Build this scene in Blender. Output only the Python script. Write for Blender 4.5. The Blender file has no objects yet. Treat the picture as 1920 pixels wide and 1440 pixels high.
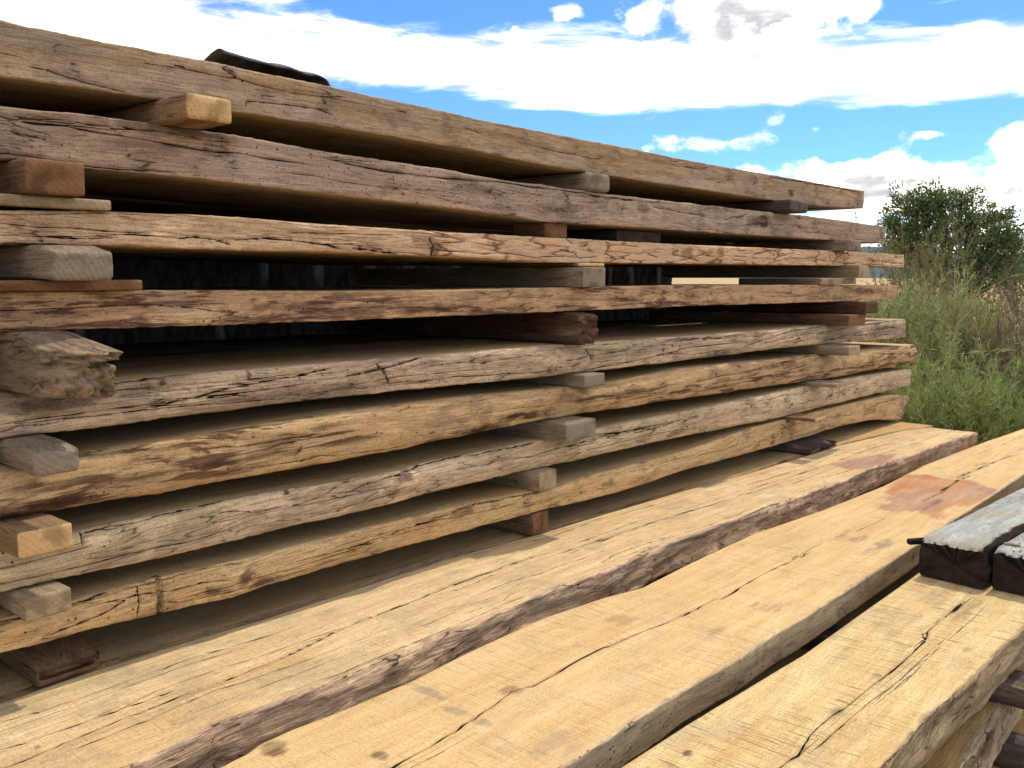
import bpy, bmesh, math, random
import numpy as np
from mathutils import Vector, Matrix, noise as mnoise

# ------------------------------------------------------------------ camera, sky, sun, exposure
scene = bpy.context.scene
COL = scene.collection
F_PX, CX, CY = 1700.0, 960.0, 720.0
PITCH = math.atan(200 / F_PX)
YAW = math.atan(1467 * math.cos(PITCH) / F_PX)          # angle of the view from +X (the boards' length)
EYE = np.array([0.0, 0.0, 1.45])
FW = np.array([math.cos(YAW) * math.cos(PITCH), math.sin(YAW) * math.cos(PITCH), -math.sin(PITCH)])
RT = np.array([math.sin(YAW), -math.cos(YAW), 0.0])
UP = np.cross(RT, FW)

cam = bpy.data.cameras.new('camera')
cam.sensor_width = 36.0
cam.lens = F_PX / 1920 * 36
cam.clip_start = 0.05
cam.clip_end = 20000
camo = bpy.data.objects.new('camera', cam)
COL.objects.link(camo)
camo.matrix_world = Matrix(((RT[0], UP[0], -FW[0], EYE[0]), (RT[1], UP[1], -FW[1], EYE[1]),
                            (RT[2], UP[2], -FW[2], EYE[2]), (0, 0, 0, 1)))
scene.camera = camo

SUN_DIR = Vector((0.50, -0.016, 0.86)).normalized()       # towards the sun
sun = bpy.data.lights.new('sun', 'SUN')
sun.energy = 2.0
sun.angle = math.radians(0.9)
sun.color = (1.0, 0.95, 0.87)
suno = bpy.data.objects.new('sun', sun)
COL.objects.link(suno)
suno.rotation_euler = SUN_DIR.to_track_quat('Z', 'Y').to_euler()

scene.view_settings.view_transform = 'Standard'
scene.view_settings.look = 'None'
scene.view_settings.gamma = 1.0
scene.view_settings.exposure = 0.48
scene.view_settings.use_curve_mapping = False
scene.render.engine = 'CYCLES'
scene.render.resolution_x, scene.render.resolution_y = 1024, 768
scene.cycles.use_adaptive_sampling = True
scene.cycles.adaptive_threshold = 0.025
scene.cycles.max_bounces = 4
scene.cycles.diffuse_bounces = 1
scene.cycles.glossy_bounces = 2
scene.cycles.transmission_bounces = 3
scene.cycles.transparent_max_bounces = 4


def ray(x, y):
    return FW + RT * (x - CX) / F_PX - UP * (y - CY) / F_PX


def on_y(x, y, Y):
    d = ray(x, y)
    return EYE + d * (Y / d[1])


def on_z(x, y, z0, slope=0.0):                            # plane z = z0 + slope * X
    d = ray(x, y)
    t = (z0 + slope * EYE[0] - EYE[2]) / (d[2] - slope * d[0])
    return EYE + d * t


def at_dist(x, y, dist):
    d = ray(x, y)
    return EYE + d * (dist / math.hypot(d[0], d[1]))


def lin(r, g, b):
    def f(c):
        c /= 255.0
        return c / 12.92 if c <= 0.04045 else ((c + 0.055) / 1.055) ** 2.4
    return (f(r), f(g), f(b), 1.0)


class NT:                                                 # small node-tree helper
    def __init__(self, tree):
        self.t = tree
        self.n = tree.nodes
        self.l = tree.links

    def put(self, sock, v):
        if isinstance(v, bpy.types.NodeSocket):
            self.l.new(v, sock)
        elif v is not None:
            sock.default_value = v

    def node(self, typ, **kw):
        n = self.n.new(typ)
        for k, v in kw.items():
            setattr(n, k, v)
        return n

    def math(self, op, a, b=None, c=None, clamp=False):
        n = self.node('ShaderNodeMath', operation=op, use_clamp=clamp)
        for i, v in enumerate((a, b, c)):
            self.put(n.inputs[i], v)
        return n.outputs[0]

    def vmath(self, op, a, b=None):
        n = self.node('ShaderNodeVectorMath', operation=op)
        self.put(n.inputs[0], a)
        if b is not None:
            self.put(n.inputs[1], b)
        return n.outputs['Value'] if op in ('DOT_PRODUCT', 'LENGTH') else n.outputs[0]

    def mix(self, fac, a, b, blend='MIX'):
        n = self.node('ShaderNodeMix', data_type='RGBA', blend_type=blend)
        self.put(n.inputs[0], fac)
        self.put(n.inputs[6], a)
        self.put(n.inputs[7], b)
        return n.outputs[2]

    def step(self, v, lo, hi, tlo=0.0, thi=1.0):
        n = self.node('ShaderNodeMapRange', interpolation_type='SMOOTHSTEP')
        self.put(n.inputs[0], v)
        n.inputs[1].default_value = lo
        n.inputs[2].default_value = hi
        n.inputs[3].default_value = tlo
        n.inputs[4].default_value = thi
        return n.outputs[0]

    def noise(self, vec, scale, detail=4.0, rough=0.55, dist=0.0, out=0):
        n = self.node('ShaderNodeTexNoise')
        self.put(n.inputs['Vector'], vec)
        n.inputs['Scale'].default_value = scale
        n.inputs['Detail'].default_value = detail
        n.inputs['Roughness'].default_value = rough
        n.inputs['Distortion'].default_value = dist
        return n.outputs[out]

    def voronoi(self, vec, scale, feature='F1', out=0):
        n = self.node('ShaderNodeTexVoronoi', feature=feature)
        self.put(n.inputs['Vector'], vec)
        n.inputs['Scale'].default_value = scale
        return n.outputs[out]

    def scale3(self, vec, s, off=(0, 0, 0)):
        n = self.node('ShaderNodeMapping')
        self.put(n.inputs[0], vec)
        n.inputs['Scale'].default_value = s
        n.inputs['Location'].default_value = off
        return n.outputs[0]

    def attr(self, name):
        n = self.node('ShaderNodeAttribute', attribute_name=name)
        return n.outputs['Fac']


def build_world():
    w = bpy.data.worlds.new('World')
    scene.world = w
    w.use_nodes = True
    w.cycles.sampling_method = 'NONE'
    T = NT(w.node_tree)
    T.n.clear()
    sky = T.node('ShaderNodeTexSky', sky_type='NISHITA')
    sky.sun_disc = False
    sky.sun_elevation = math.asin(SUN_DIR.z)
    sky.sun_rotation = math.atan2(SUN_DIR.x, SUN_DIR.y)
    sky.altitude = 1600
    sky.air_density = 1.0
    sky.dust_density = 0.3
    sky.ozone_density = 2.5
    tc = T.node('ShaderNodeTexCoord')
    d = tc.outputs['Generated']
    sep = T.node('ShaderNodeSeparateXYZ')
    T.l.new(d, sep.inputs[0])
    el = T.math('ARCSINE', sep.outputs[2])
    az = T.math('ARCTAN2', T.vmath('DOT_PRODUCT', d, (RT[0], RT[1], 0)),
                T.vmath('DOT_PRODUCT', d, (math.cos(YAW), math.sin(YAW), 0)))
    # thin high cloud: stretched along the horizon
    flat = T.scale3(d, (2.2, 2.2, 10.0))
    n1 = T.noise(flat, 1.6, 6, 0.6, 0.5)
    n2 = T.noise(T.scale3(d, (6, 6, 34), (3, 1, 7)), 1.5, 6, 0.62, 0.4)
    # heaped cloud
    n3 = T.noise(T.scale3(d, (6, 6, 9), (9, 4, 2)), 2.2, 7, 0.6, 0.15)

    def blob(x, y, rx, ry, amp):
        v = ray(x, y)
        a0 = math.atan2(v @ RT, v @ np.array([math.cos(YAW), math.sin(YAW), 0]))
        e0 = math.asin(v[2] / np.linalg.norm(v))
        ca = T.math('DIVIDE', T.math('SUBTRACT', az, a0), rx / F_PX)
        ce = T.math('DIVIDE', T.math('SUBTRACT', el, e0), ry / F_PX)
        r = T.math('ADD', T.math('MULTIPLY', ca, ca), T.math('MULTIPLY', ce, ce))
        return T.math('MULTIPLY', T.math('EXPONENT', T.math('MULTIPLY', r, -1.0)), amp)

    def total(lst):
        s = None
        for b in lst:
            v = blob(*b)
            s = v if s is None else T.math('ADD', s, v)
        return s
    # broad white sheet crossing the view, falling to clear strips above and below
    sheet = total([(1560, 150, 480, 60, .30), (820, 100, 400, 30, .22), (200, 40, 340, 75, .28), (1120, 165, 260, 32, .24),
                   (1400, 275, 140, 16, .2), (840, 150, 110, 9, .16), (1010, 200, 50, 6, .22),
                   (860, 18, 420, 46, -.42), (1720, 22, 230, 34, -.38), (1200, 245, 800, 38, -.52), (700, 185, 260, 28, -.36),
                   (1650, 262, 420, 38, -.42), (1060, 320, 260, 44, -.3)])
    wisp = T.math('ADD', T.math('ADD', T.math('MULTIPLY', n1, 0.75), T.math('MULTIPLY', n2, 0.62)), sheet)
    wc = T.step(wisp, 0.50, 1.02)
    heap = total([(1410, 12, 150, 82, .66), (1630, 345, 95, 40, .4), (1500, 330, 130, 26, .22), (1850, 360, 130, 42, .36),
                  (1905, 265, 32, 40, .4), (1330, 270, 90, 18, .25), (1060, 22, 50, 18, .2), (970, 55, 26, 16, .16),
                  (1760, 252, 40, 10, .2), (1530, 242, 16, 9, .26), (1620, 10, 30, 18, .2), (1450, 395, 700, 30, .16)])
    hv = T.math('ADD', n3, heap)
    hc = T.step(hv, 0.61, 0.84)
    # heaps far above the frame stay sparse
    cov = T.math('MAXIMUM', wc, hc)
    # underside of the thick heap overhead is grey: optical depth
    thick = T.step(hv, 0.86, 1.04)
    edge = T.math('MULTIPLY', T.noise(T.scale3(d, (9, 9, 15), (2, 8, 5)), 2.5, 4, 0.55), 1.0)
    shade = T.math('MULTIPLY', thick, T.step(edge, 0.3, 0.62, 0.7, 1.0))
    soft = T.mix(T.step(n2, .40, .62), (7.0, 6.8, 6.5, 1), (20.0, 18.4, 16.4, 1))
    ccol = T.mix(shade, soft, (3.0, 3.0, 3.3, 1))
    tint = T.mix(1.0, sky.outputs[0], (0.42, 0.66, 0.92, 1), 'MULTIPLY')
    colr = T.mix(cov, tint, ccol)
    bg = T.node('ShaderNodeBackground')
    T.l.new(colr, bg.inputs[0])
    bg.inputs[1].default_value = 0.15
    out = T.node('ShaderNodeOutputWorld')
    T.l.new(bg.outputs[0], out.inputs[0])


build_world()

# ------------------------------------------------------------------ helpers
rng = np.random.default_rng(7)
random.seed(7)


def tag(o, label=None, cat=None, group=None, kind=None):
    if label: o['label'] = label
    if cat: o['category'] = cat
    if group: o['group'] = group
    if kind: o['kind'] = kind
    return o


def empty(name, loc=(0, 0, 0), rz=0.0):
    o = bpy.data.objects.new(name, None)
    o.location = loc
    o.rotation_euler = (0, 0, rz)
    o.empty_display_size = 0.1
    COL.objects.link(o)
    return o


def mesh_obj(name, verts, faces, mat, parent=None, smooth=True, origin=None):
    me = bpy.data.meshes.new(name)
    verts = np.asarray(verts, dtype=np.float64)
    if origin is not None:
        verts = verts - np.asarray(origin)
    if isinstance(faces, np.ndarray):
        nfc, k = faces.shape
        me.vertices.add(len(verts))
        me.vertices.foreach_set('co', verts.astype(np.float32).ravel())
        me.loops.add(nfc * k)
        me.loops.foreach_set('vertex_index', faces.astype(np.int32).ravel())
        me.polygons.add(nfc)
        me.polygons.foreach_set('loop_start', np.arange(0, nfc * k, k, dtype=np.int32))
        me.polygons.foreach_set('loop_total', np.full(nfc, k, dtype=np.int32))
        me.update(calc_edges=True)
    else:
        me.from_pydata([tuple(v) for v in verts], [], faces)
        me.update()
    me.polygons.foreach_set('use_smooth', [smooth] * len(me.polygons))
    if mat is not None:
        me.materials.append(mat)
    o = bpy.data.objects.new(name, me)
    if origin is not None:
        o.location = origin
    if parent is not None:
        o.parent = parent
    COL.objects.link(o)
    return o


def set_attr(me, name, vals):
    a = me.attributes.new(name, 'FLOAT', 'POINT')
    a.data.foreach_set('value', np.asarray(vals, dtype=np.float32).ravel())


def vnoise(x, y, seed=0):
    xi = np.floor(x).astype(np.int64)
    yi = np.floor(y).astype(np.int64)
    fx = x - xi
    fy = y - yi
    fx = fx * fx * fx * (fx * (fx * 6 - 15) + 10)
    fy = fy * fy * fy * (fy * (fy * 6 - 15) + 10)

    def h(a, b):
        n = (a * 374761393 + b * 668265263 + seed * 974634777) & 0xFFFFFFFF
        n = ((n ^ (n >> 13)) * 1274126177) & 0xFFFFFFFF
        return ((n ^ (n >> 16)) & 0xFFFF) / 65535.0
    a = h(xi, yi) * (1 - fx) + h(xi + 1, yi) * fx
    b = h(xi, yi + 1) * (1 - fx) + h(xi + 1, yi + 1) * fx
    return (a * (1 - fy) + b * fy) * 2 - 1


def fbm(x, y, seed=0, octv=4, gain=0.5):
    s = 0
    a = 1.0
    f = 1.0
    for i in range(octv):
        s = s + a * vnoise(x * f, y * f, seed + i * 17)
        a *= gain
        f *= 2.03
    return s


# ------------------------------------------------------------------ wood material
def wood_mat(name, top=((214, 180, 128), (198, 158, 104)), edge=((160, 134, 104), (132, 106, 80)), grey=((150, 142, 128), 0.3),
             streak=((70, 48, 40), 0.25), worm=0.0, check=0.2, bark=0.0, saw=0.25, bump=0.6, off=(0, 0, 0), axis='X',
             endc=((186, 140, 92), (150, 104, 64)), speck=0.0, spec=0.06, tex=1.0):
    """sawn face / weathered edge / end grain, chosen by the mesh's own attributes; nb, ng, ns, ni are slow variations kept on the mesh"""
    m = bpy.data.materials.new(name)
    m.use_nodes = True
    T = NT(m.node_tree)
    bsdf = T.n['Principled BSDF']
    tc = T.node('ShaderNodeTexCoord')
    info = T.node('ShaderNodeObjectInfo')
    rnd = T.math('MULTIPLY', info.outputs['Random'], 37.0)
    comb = T.node('ShaderNodeCombineXYZ')
    for i in range(3):
        T.l.new(rnd, comb.inputs[i])
    P = T.vmath('ADD', T.vmath('ADD', tc.outputs['Object'], comb.outputs[0]), off)
    ax = axis == 'X'

    def gs(along, across):
        return (along, across, across) if ax else (across, along, across)
    nb, ng, ns, ni = T.attr('nb'), T.attr('ng'), T.attr('ns'), T.attr('ni')
    wv = T.node('ShaderNodeCombineXYZ')
    wk = T.math('MULTIPLY', nb, .05)
    for i in range(3):
        T.l.new(wk, wv.inputs[i])
    Pw = T.vmath('ADD', P, wv.outputs[0])
    grain = T.noise(T.scale3(Pw, gs(1.3, 17)), 2.4, 4, 0.66)
    fine = T.noise(T.scale3(Pw, gs(7, 130)), 2.2, 3, 0.7)
    eg, en_ = T.attr('edge'), T.attr('end')
    # sawn face
    sawn = T.mix(T.step(grain, 0.32, 0.68), lin(*top[0]), lin(*top[1]))
    sawn = T.mix(T.math('MULTIPLY', T.step(fine, 0.48, 0.74), 0.5 * tex), sawn, lin(*[c * 0.70 for c in top[1]]))
    sawn = T.mix(T.math('MULTIPLY', T.step(nb, 0.5, 0.75), 0.42 * tex), sawn, lin(top[1][0] * 0.93, top[1][1] * .88, top[1][2] * .8))
    sawn = T.mix(T.math('MULTIPLY', T.step(ni, 0.5, 0.8), 0.45 * tex), sawn, lin(168, 148, 116))
    mk = T.noise(T.scale3(P, gs(190, 6)), 2.0, 2, .6)
    mark = T.math('MULTIPLY', T.step(mk, .52, .68), T.step(ng, .3, .6, .25, 1.0))
    sawn = T.mix(T.math('MULTIPLY', mark, saw), sawn, lin(136, 108, 72))
    fl = T.voronoi(T.scale3(Pw, gs(14, 95)), 1.0)
    flm = T.math('MULTIPLY', T.step(fl, 0.06, 0.2, 1.0, 0.0), T.step(ni, 0.5, 0.7))
    sawn = T.mix(T.math('MULTIPLY', flm, 0.6 * tex), sawn, lin(96, 72, 48))
    # weathered edge
    ed = T.mix(T.step(grain, 0.3, 0.7), lin(*edge[0]), lin(*edge[1]))
    grey = ((grey[0][0] * 1.09, grey[0][1] * .985, grey[0][2] * .87), grey[1])
    gcol = T.mix(T.step(grain, .3, .7), lin(*grey[0]), lin(*[c * .8 for c in grey[0]]))
    ed = T.mix(T.math('MULTIPLY', T.step(ng, 0.62 - 0.34 * grey[1], 0.82 - 0.34 * grey[1]), min(1, 0.4 + grey[1])), ed, gcol)
    ed = T.mix(T.math('MULTIPLY', T.step(fine, 0.46, 0.70), 0.65), ed, lin(*[c * 0.62 for c in edge[1]]))
    st = T.noise(T.scale3(Pw, gs(2.6, 30)), 1.6, 4, .65)
    lo = 0.68 - 0.22 * streak[1]
    stm = T.math('MULTIPLY', T.step(st, lo, lo + .08), T.step(ns, .42, .6))
    ed = T.mix(T.math('MULTIPLY', stm, 0.82), ed, lin(*streak[0]))
    ed = T.mix(T.math('MULTIPLY', T.step(ni, .5, .8), 0.3), ed, lin(*[c * .6 for c in edge[1]]))
    h_bark = None
    if bark > 0:
        vb = T.voronoi(T.scale3(Pw, gs(6, 44)), 1.0, 'DISTANCE_TO_EDGE')
        bk = T.attr('bk')
        ed = T.mix(T.math('MULTIPLY', bk, T.step(ni, .35, .65, .1, .75)), ed, lin(edge[0][0], edge[0][1] * .93, edge[0][2] * .9))
        bkm = T.math('MULTIPLY', T.math('MULTIPLY', T.step(vb, .0, .10, 1, 0), bark), T.math('MULTIPLY', bk, T.step(ni, .42, .6)))
        ed = T.mix(bkm, ed, lin(66, 46, 36))
        h_bark = T.math('MULTIPLY', T.step(vb, 0, .2), bark)
    # drying checks: thin broken lines along the grain
    ch = T.voronoi(T.scale3(Pw, gs(6, 75)), 1.0, 'DISTANCE_TO_EDGE')
    chm = T.math('MULTIPLY', T.step(T.math('ADD', ch, T.math('MULTIPLY', T.math('SUBTRACT', fine, .5), .12)), .0, .05, 1, 0),
                 T.step(T.math('ADD', ni, T.math('MULTIPLY', grain, .3)), .86 - .3 * check, .96 - .3 * check))
    ed = T.mix(T.math('MULTIPLY', chm, 0.85), ed, lin(48, 36, 28))
    # end grain
    rings = T.node('ShaderNodeTexWave', wave_type='RINGS', rings_direction=axis)
    T.l.new(T.vmath('ADD', Pw, (0.0, 0.0, 0.06)), rings.inputs['Vector'])
    rings.inputs['Scale'].default_value = 30.0
    en = T.mix(T.math('MULTIPLY', rings.outputs[1], .3), lin(*endc[0]), lin(*endc[1]))
    en = T.mix(T.math('MULTIPLY', T.step(ni, .45, .7), .6), en, lin(*[c * .7 for c in endc[1]]))
    en = T.mix(T.math('MULTIPLY', T.step(fine, .48, .7), .4), en, lin(*[c * .6 for c in endc[1]]))
    grit = T.noise(P, 250.0, 2, .75)
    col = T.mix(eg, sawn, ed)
    col = T.mix(T.math('MULTIPLY', T.step(grit, .48, .70), .3 + .3 * tex), col, T.mix(1.0, col, (.5, .46, .42, 1), 'MULTIPLY'))
    col = T.mix(T.math('MULTIPLY', T.step(grit, .28, .48, 1.0, 0.0), .45), col, T.mix(1.0, col, (1.3, 1.28, 1.25, 1), 'MULTIPLY'))
    col = T.mix(en_, col, en)
    if speck > 0:
        sv = T.voronoi(P, 95.0)
        sm = T.math('MULTIPLY', T.step(sv, .2, .36, 1, 0), T.step(ns, .5, .66))
        col = T.mix(T.math('MULTIPLY', T.math('MULTIPLY', sm, speck), T.math('SUBTRACT', 1.0, eg)), col, lin(60, 52, 46))
    hole = None
    if worm > 0:
        wn = T.node('ShaderNodeTexVoronoi', feature='F1')
        T.l.new(P, wn.inputs['Vector'])
        wn.inputs['Scale'].default_value = 85.0
        sc = T.node('ShaderNodeSeparateColor')
        T.l.new(wn.outputs[1], sc.inputs[0])
        hole = T.math('MULTIPLY', T.step(wn.outputs[0], .14, .24, 1, 0), T.math('GREATER_THAN', sc.outputs[0], 1 - worm))
        hole = T.math('MULTIPLY', T.math('MULTIPLY', hole, T.step(nb, .38, .55)), eg)
        col = T.mix(T.math('MULTIPLY', hole, .9), col, lin(34, 24, 20))
    # placed marks: red-brown soak stain, grey bruise, dark stain / knot, splits
    red = T.math('MULTIPLY', T.attr('red'), T.step(grain, .1, .6, .7, 1.0))
    col = T.mix(red, col, T.mix(T.step(nb, .4, .6), lin(176, 118, 82), lin(164, 124, 104)))
    col = T.mix(T.attr('greystain'), col, T.mix(T.step(fine, .3, .7), lin(138, 126, 110), lin(110, 98, 86)))
    stn = T.math('MULTIPLY', T.attr('stain'), T.step(grain, .25, .6, .45, 1.0), clamp=True)
    col = T.mix(stn, col, lin(70, 46, 38))
    cs = T.math('ADD', T.attr('cs'), T.math('MULTIPLY', T.math('SUBTRACT', fine, .5), .0035))
    cw = T.math('MAXIMUM', T.attr('cw'), 1e-6)
    ratio = T.math('DIVIDE', T.math('ABSOLUTE', cs), cw)
    crack = T.step(ratio, .55, 1.15, 1.0, 0.0)
    col = T.mix(T.math('MULTIPLY', T.step(ratio, .6, 4.5, 1.0, 0.0), .28), col, lin(110, 76, 48))
    col = T.mix(crack, col, lin(26, 17, 12))
    T.l.new(col, bsdf.inputs['Base Color'])
    bsdf.inputs['Roughness'].default_value = 0.82
    bsdf.inputs['Specular IOR Level'].default_value = spec
    h = fine
    if bark > 0:
        h = T.math('ADD', h, T.math('MULTIPLY', h_bark, 1.2))
    bp = T.node('ShaderNodeBump')
    bp.inputs['Strength'].default_value = bump
    bp.inputs['Distance'].default_value = 0.004
    T.l.new(h, bp.inputs['Height'])
    T.l.new(bp.outputs[0], bsdf.inputs['Normal'])
    return m


def flat_mat(name, c1, c2, scale=8.0, rough=0.85, bump=0.3, dist=.01, stretch=(1, 1, 1)):
    m = bpy.data.materials.new(name)
    m.use_nodes = True
    T = NT(m.node_tree)
    b = T.n['Principled BSDF']
    tc = T.node('ShaderNodeTexCoord')
    P = T.scale3(tc.outputs['Object'], stretch)
    n = T.noise(P, scale, 7, .62, .3)
    T.l.new(T.mix(T.step(n, .32, .68), lin(*c1), lin(*c2)), b.inputs['Base Color'])
    b.inputs['Roughness'].default_value = rough
    b.inputs['Specular IOR Level'].default_value = .25
    bp = T.node('ShaderNodeBump')
    bp.inputs['Strength'].default_value = bump
    bp.inputs['Distance'].default_value = dist
    T.l.new(T.noise(P, scale * 5, 5, .6), bp.inputs['Height'])
    T.l.new(bp.outputs[0], b.inputs['Normal'])
    return m


# ------------------------------------------------------------------ board builder
D = 1.60                                                   # distance of the stack's front face from the viewer's line
PROFILE = {}


def poly_dist(U, V, pts):
    """signed distance of grid points to a polyline running along +U, and the place along it (0..1)"""
    best = np.full(U.shape, 1e9)
    sgn = np.ones(U.shape)
    par = np.zeros(U.shape)
    seg = np.hypot(np.diff(pts[:, 0]), np.diff(pts[:, 1]))
    acc = np.concatenate([[0], np.cumsum(seg)])
    for i in range(len(pts) - 1):
        a, b = pts[i], pts[i + 1]
        ab = b - a
        L2 = ab @ ab + 1e-12
        t = np.clip(((U - a[0]) * ab[0] + (V - a[1]) * ab[1]) / L2, 0, 1)
        dx = U - a[0] - t * ab[0]
        dy = V - a[1] - t * ab[1]
        dd = np.hypot(dx, dy)
        s = np.sign(ab[0] * dy - ab[1] * dx)
        m = dd < best
        best = np.where(m, dd, best)
        sgn = np.where(m, s, sgn)
        par = np.where(m, (acc[i] + t * seg[i]) / acc[-1], par)
    return best, sgn, par


def refine(pts, seed, amp):
    """subdivide a crack so that it wanders a little"""
    out = [pts[0]]
    r = np.random.default_rng(seed)
    for i in range(len(pts) - 1):
        a, b = pts[i], pts[i + 1]
        n = max(1, int(np.hypot(*(b - a)) / 0.05))
        n = min(n, 14)
        for k in range(1, n + 1):
            p = a + (b - a) * k / n
            if k < n:
                p = p + r.normal(0, amp, 2)
            out.append(p)
    return np.array(out)


def crack_fields(U, V, cracks, reach):
    cs = np.full(U.shape, 1.0)
    cw = np.zeros(U.shape)
    for ci, (pts, w) in enumerate(cracks):
        pts = refine(np.array(pts, float), ci + 3, 0.0012)
        lo, hi = pts.min(0) - reach, pts.max(0) + reach
        m = (U > lo[0]) & (U < hi[0]) & (V > lo[1]) & (V < hi[1])
        if not m.any():
            continue
        dd, sg, pa = poly_dist(U[m], V[m], pts)
        wloc = w * np.clip(np.minimum(pa, 1 - pa) * 9, 0, 1) ** .6 * (0.75 + .45 * vnoise(pa * 23 + ci * 7, pa * 0 + ci, 5))
        ok = dd < reach
        c0, w0 = cs[m], cw[m]
        better = ok & (dd < np.abs(c0))
        c0[better] = (dd * sg)[better]
        w0[better] = wloc[better]
        cs[m], cw[m] = c0, w0
    return cs, cw


def make_board(name, X, yf, yb, zt, zb, mat, nf=26, nt=22, nb=8, r=0.006, amp_f=0.0016, amp_t=0.0006, bulge=0.0, tilt=None,
               cracks_f=(), cracks_t=(), stains_f=(), stains_t=(), reds_t=(), greys_t=(), greys_f=(), knots_f=(), seed=0,
               uniform_top=False, wane=0.0, end_edge=0.0, auto=0, auto_t=0, notches=(), parent=None, jag=.003, bark_from=None):
    """one board: columns along X, a closed loop of rows round its section; all inputs are arrays over X"""
    X = np.asarray(X, float)
    N = len(X)
    one = np.ones(N)
    yf, yb, zt, zb = [np.asarray(a, float) * one for a in (yf, yb, zt, zb)]
    tilt = np.zeros(N) if tilt is None else tilt * one
    th = zt - zb
    rows, U, V, kind = [], [], [], []
    k = np.linspace(0, 1, nf)
    vs = 0.55 * k + 0.45 * (1 - np.cos(np.pi * k)) / 2
    for v in vs:
        et, eb = (1 - v) * th, v * th
        y = yf + tilt * (1 - v) - bulge * 4 * v * (1 - v)
        rr = np.minimum(r * (1 + .6 * fbm(X * 9, X * 0 + seed, seed + 3, 3)), th * .45)
        rr = np.maximum(rr, .001)
        for e in (et, eb):
            q = np.clip(rr - e, 0, rr)
            y = y + rr - np.sqrt(np.maximum(rr * rr - q * q, 0))
        z = zb + v * th
        rows.append((y, z))
        U.append(X); V.append(z); kind.append(0)
    ytop0 = rows[-1][0].copy()
    ks = np.linspace(0, 1, nt + 1)[1:]
    ws = ks if uniform_top else ks ** 1.7
    for w in ws:
        y = ytop0 + (yb - .004 - ytop0) * w
        rows.append((y, zt.copy()))
        U.append(X); V.append(y); kind.append(1)
    for v in (0.93, 0.6, 0.3, 0.07):
        rows.append((yb.copy(), zb + v * th))
        U.append(X); V.append(zb + v * th); kind.append(2)
    ybot0 = rows[0][0].copy()
    for w in (np.linspace(1, 0, nb + 1)[:-1]) ** 1.7:
        y = ybot0 + (yb - .004 - ybot0) * w
        rows.append((y, zb.copy()))
        U.append(X); V.append(y); kind.append(3)
    R = len(rows)
    Yg = np.array([q[0] for q in rows])
    Zg = np.array([q[1] for q in rows])
    Ug = np.array(U)
    Vg = np.array(V)
    kind = np.array(kind)
    fr, tp = kind == 0, kind == 1
    # relief
    nfz = fbm(Ug[fr] * 7, Vg[fr] * 34, seed, 4, .55)
    Yg[fr] += amp_f * nfz + amp_f * 1.6 * fbm(Ug[fr] * 2.2, Vg[fr] * 9, seed + 40, 3)
    Zg[tp] += amp_t * fbm(Ug[tp] * 4, Vg[tp] * 40, seed + 9, 3)
    # edges of the front face wander a little
    wob = 0.0022 * fbm(X * 11, X * 0 + 3.3, seed + 70, 4) + .0016 * fbm(X * 70, X * 0 + 1.3, seed + 71, 2)
    Zg[fr] += wob[None] * (np.linspace(-1, 1, nf)[:, None]) * .6
    for (u0, u1, dep) in notches:                           # cuts across the front face
        m = (Ug[fr] > u0) & (Ug[fr] < u1)
        yy = Yg[fr]
        yy[m] += dep
        Yg[fr] = yy
    # ends are not sawn dead square: fibres stand out unevenly round the section
    Ug = Ug.copy()
    ph = np.linspace(0, 1, R)
    for e_, c0, c1, c2 in ((-1, 0, 1, 2), (1, N - 1, N - 2, N - 3)):
        jit = fbm(ph * 23, ph * 0 + e_, seed + 77, 4, .6) * jag
        step_ = abs(X[c0] - X[c1]) * .8
        Ug[:, c0] += np.clip(jit, -step_, step_ * 4)
        Ug[:, c1] += np.clip(jit, -step_, step_) * .5
    cs = np.full(Ug.shape, 1.0)
    cw = np.zeros(Ug.shape)
    rr_ = np.random.default_rng(seed + 100)
    cf, ct = list(cracks_f), list(cracks_t)
    for i in range(auto):
        x0 = rr_.uniform(X[0], X[-1] - .3)
        L = rr_.uniform(.12, .7)
        v0 = rr_.uniform(.12, .9)
        sl = rr_.normal(0, .12)
        p = []
        for q in np.linspace(0, 1, 6):
            xx = x0 + L * q
            j = min(N - 1, np.searchsorted(X, xx))
            p.append((xx, zb[j] + th[j] * np.clip(v0 + sl * q + rr_.normal(0, .03), .03, .97)))
        cf.append((p, rr_.uniform(.0004, .0012)))
    for i in range(auto_t):
        x0 = rr_.uniform(X[0], X[-1] - .3)
        L = rr_.uniform(.15, .9)
        v0 = rr_.uniform(.05, .95)
        p = []
        for q in np.linspace(0, 1, 6):
            xx = x0 + L * q
            j = min(N - 1, np.searchsorted(X, xx))
            p.append((xx, yf[j] + (yb[j] - yf[j]) * np.clip(v0 + rr_.normal(0, .008), .02, .98)))
        ct.append((p, rr_.uniform(.0004, .0013)))
    if cf:
        cs[fr], cw[fr] = crack_fields(Ug[fr], Vg[fr], cf, .014)
    if ct:
        cs[tp], cw[tp] = crack_fields(Ug[tp], Vg[tp], ct, .018)
    groove = np.clip(1 - np.abs(cs) / .004, 0, 1) * np.clip(cw / .002, 0, 1.5) * .006
    Yg[fr] += groove[fr]
    Zg[tp] -= groove[tp]

    def spots(lst, sel):
        s = np.zeros(Ug[sel].shape)
        for (u, v, ru, rv, a) in lst:
            w = fbm(Ug[sel] * 17 + Vg[sel] * 29, Vg[sel] * 43 - Ug[sel] * 13, seed + 21, 5, .62) * .7
            q = ((Ug[sel] - u) / ru) ** 2 + ((Vg[sel] - v) / rv) ** 2
            s = np.maximum(s, a * np.clip(1.15 - q * .9 + w, 0, 1) * np.clip(2.6 - q, 0, 1))
        return s
    stain = np.zeros(Ug.shape)
    stain[fr] = spots(stains_f, fr)
    stain[tp] = spots(stains_t, tp)
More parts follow.
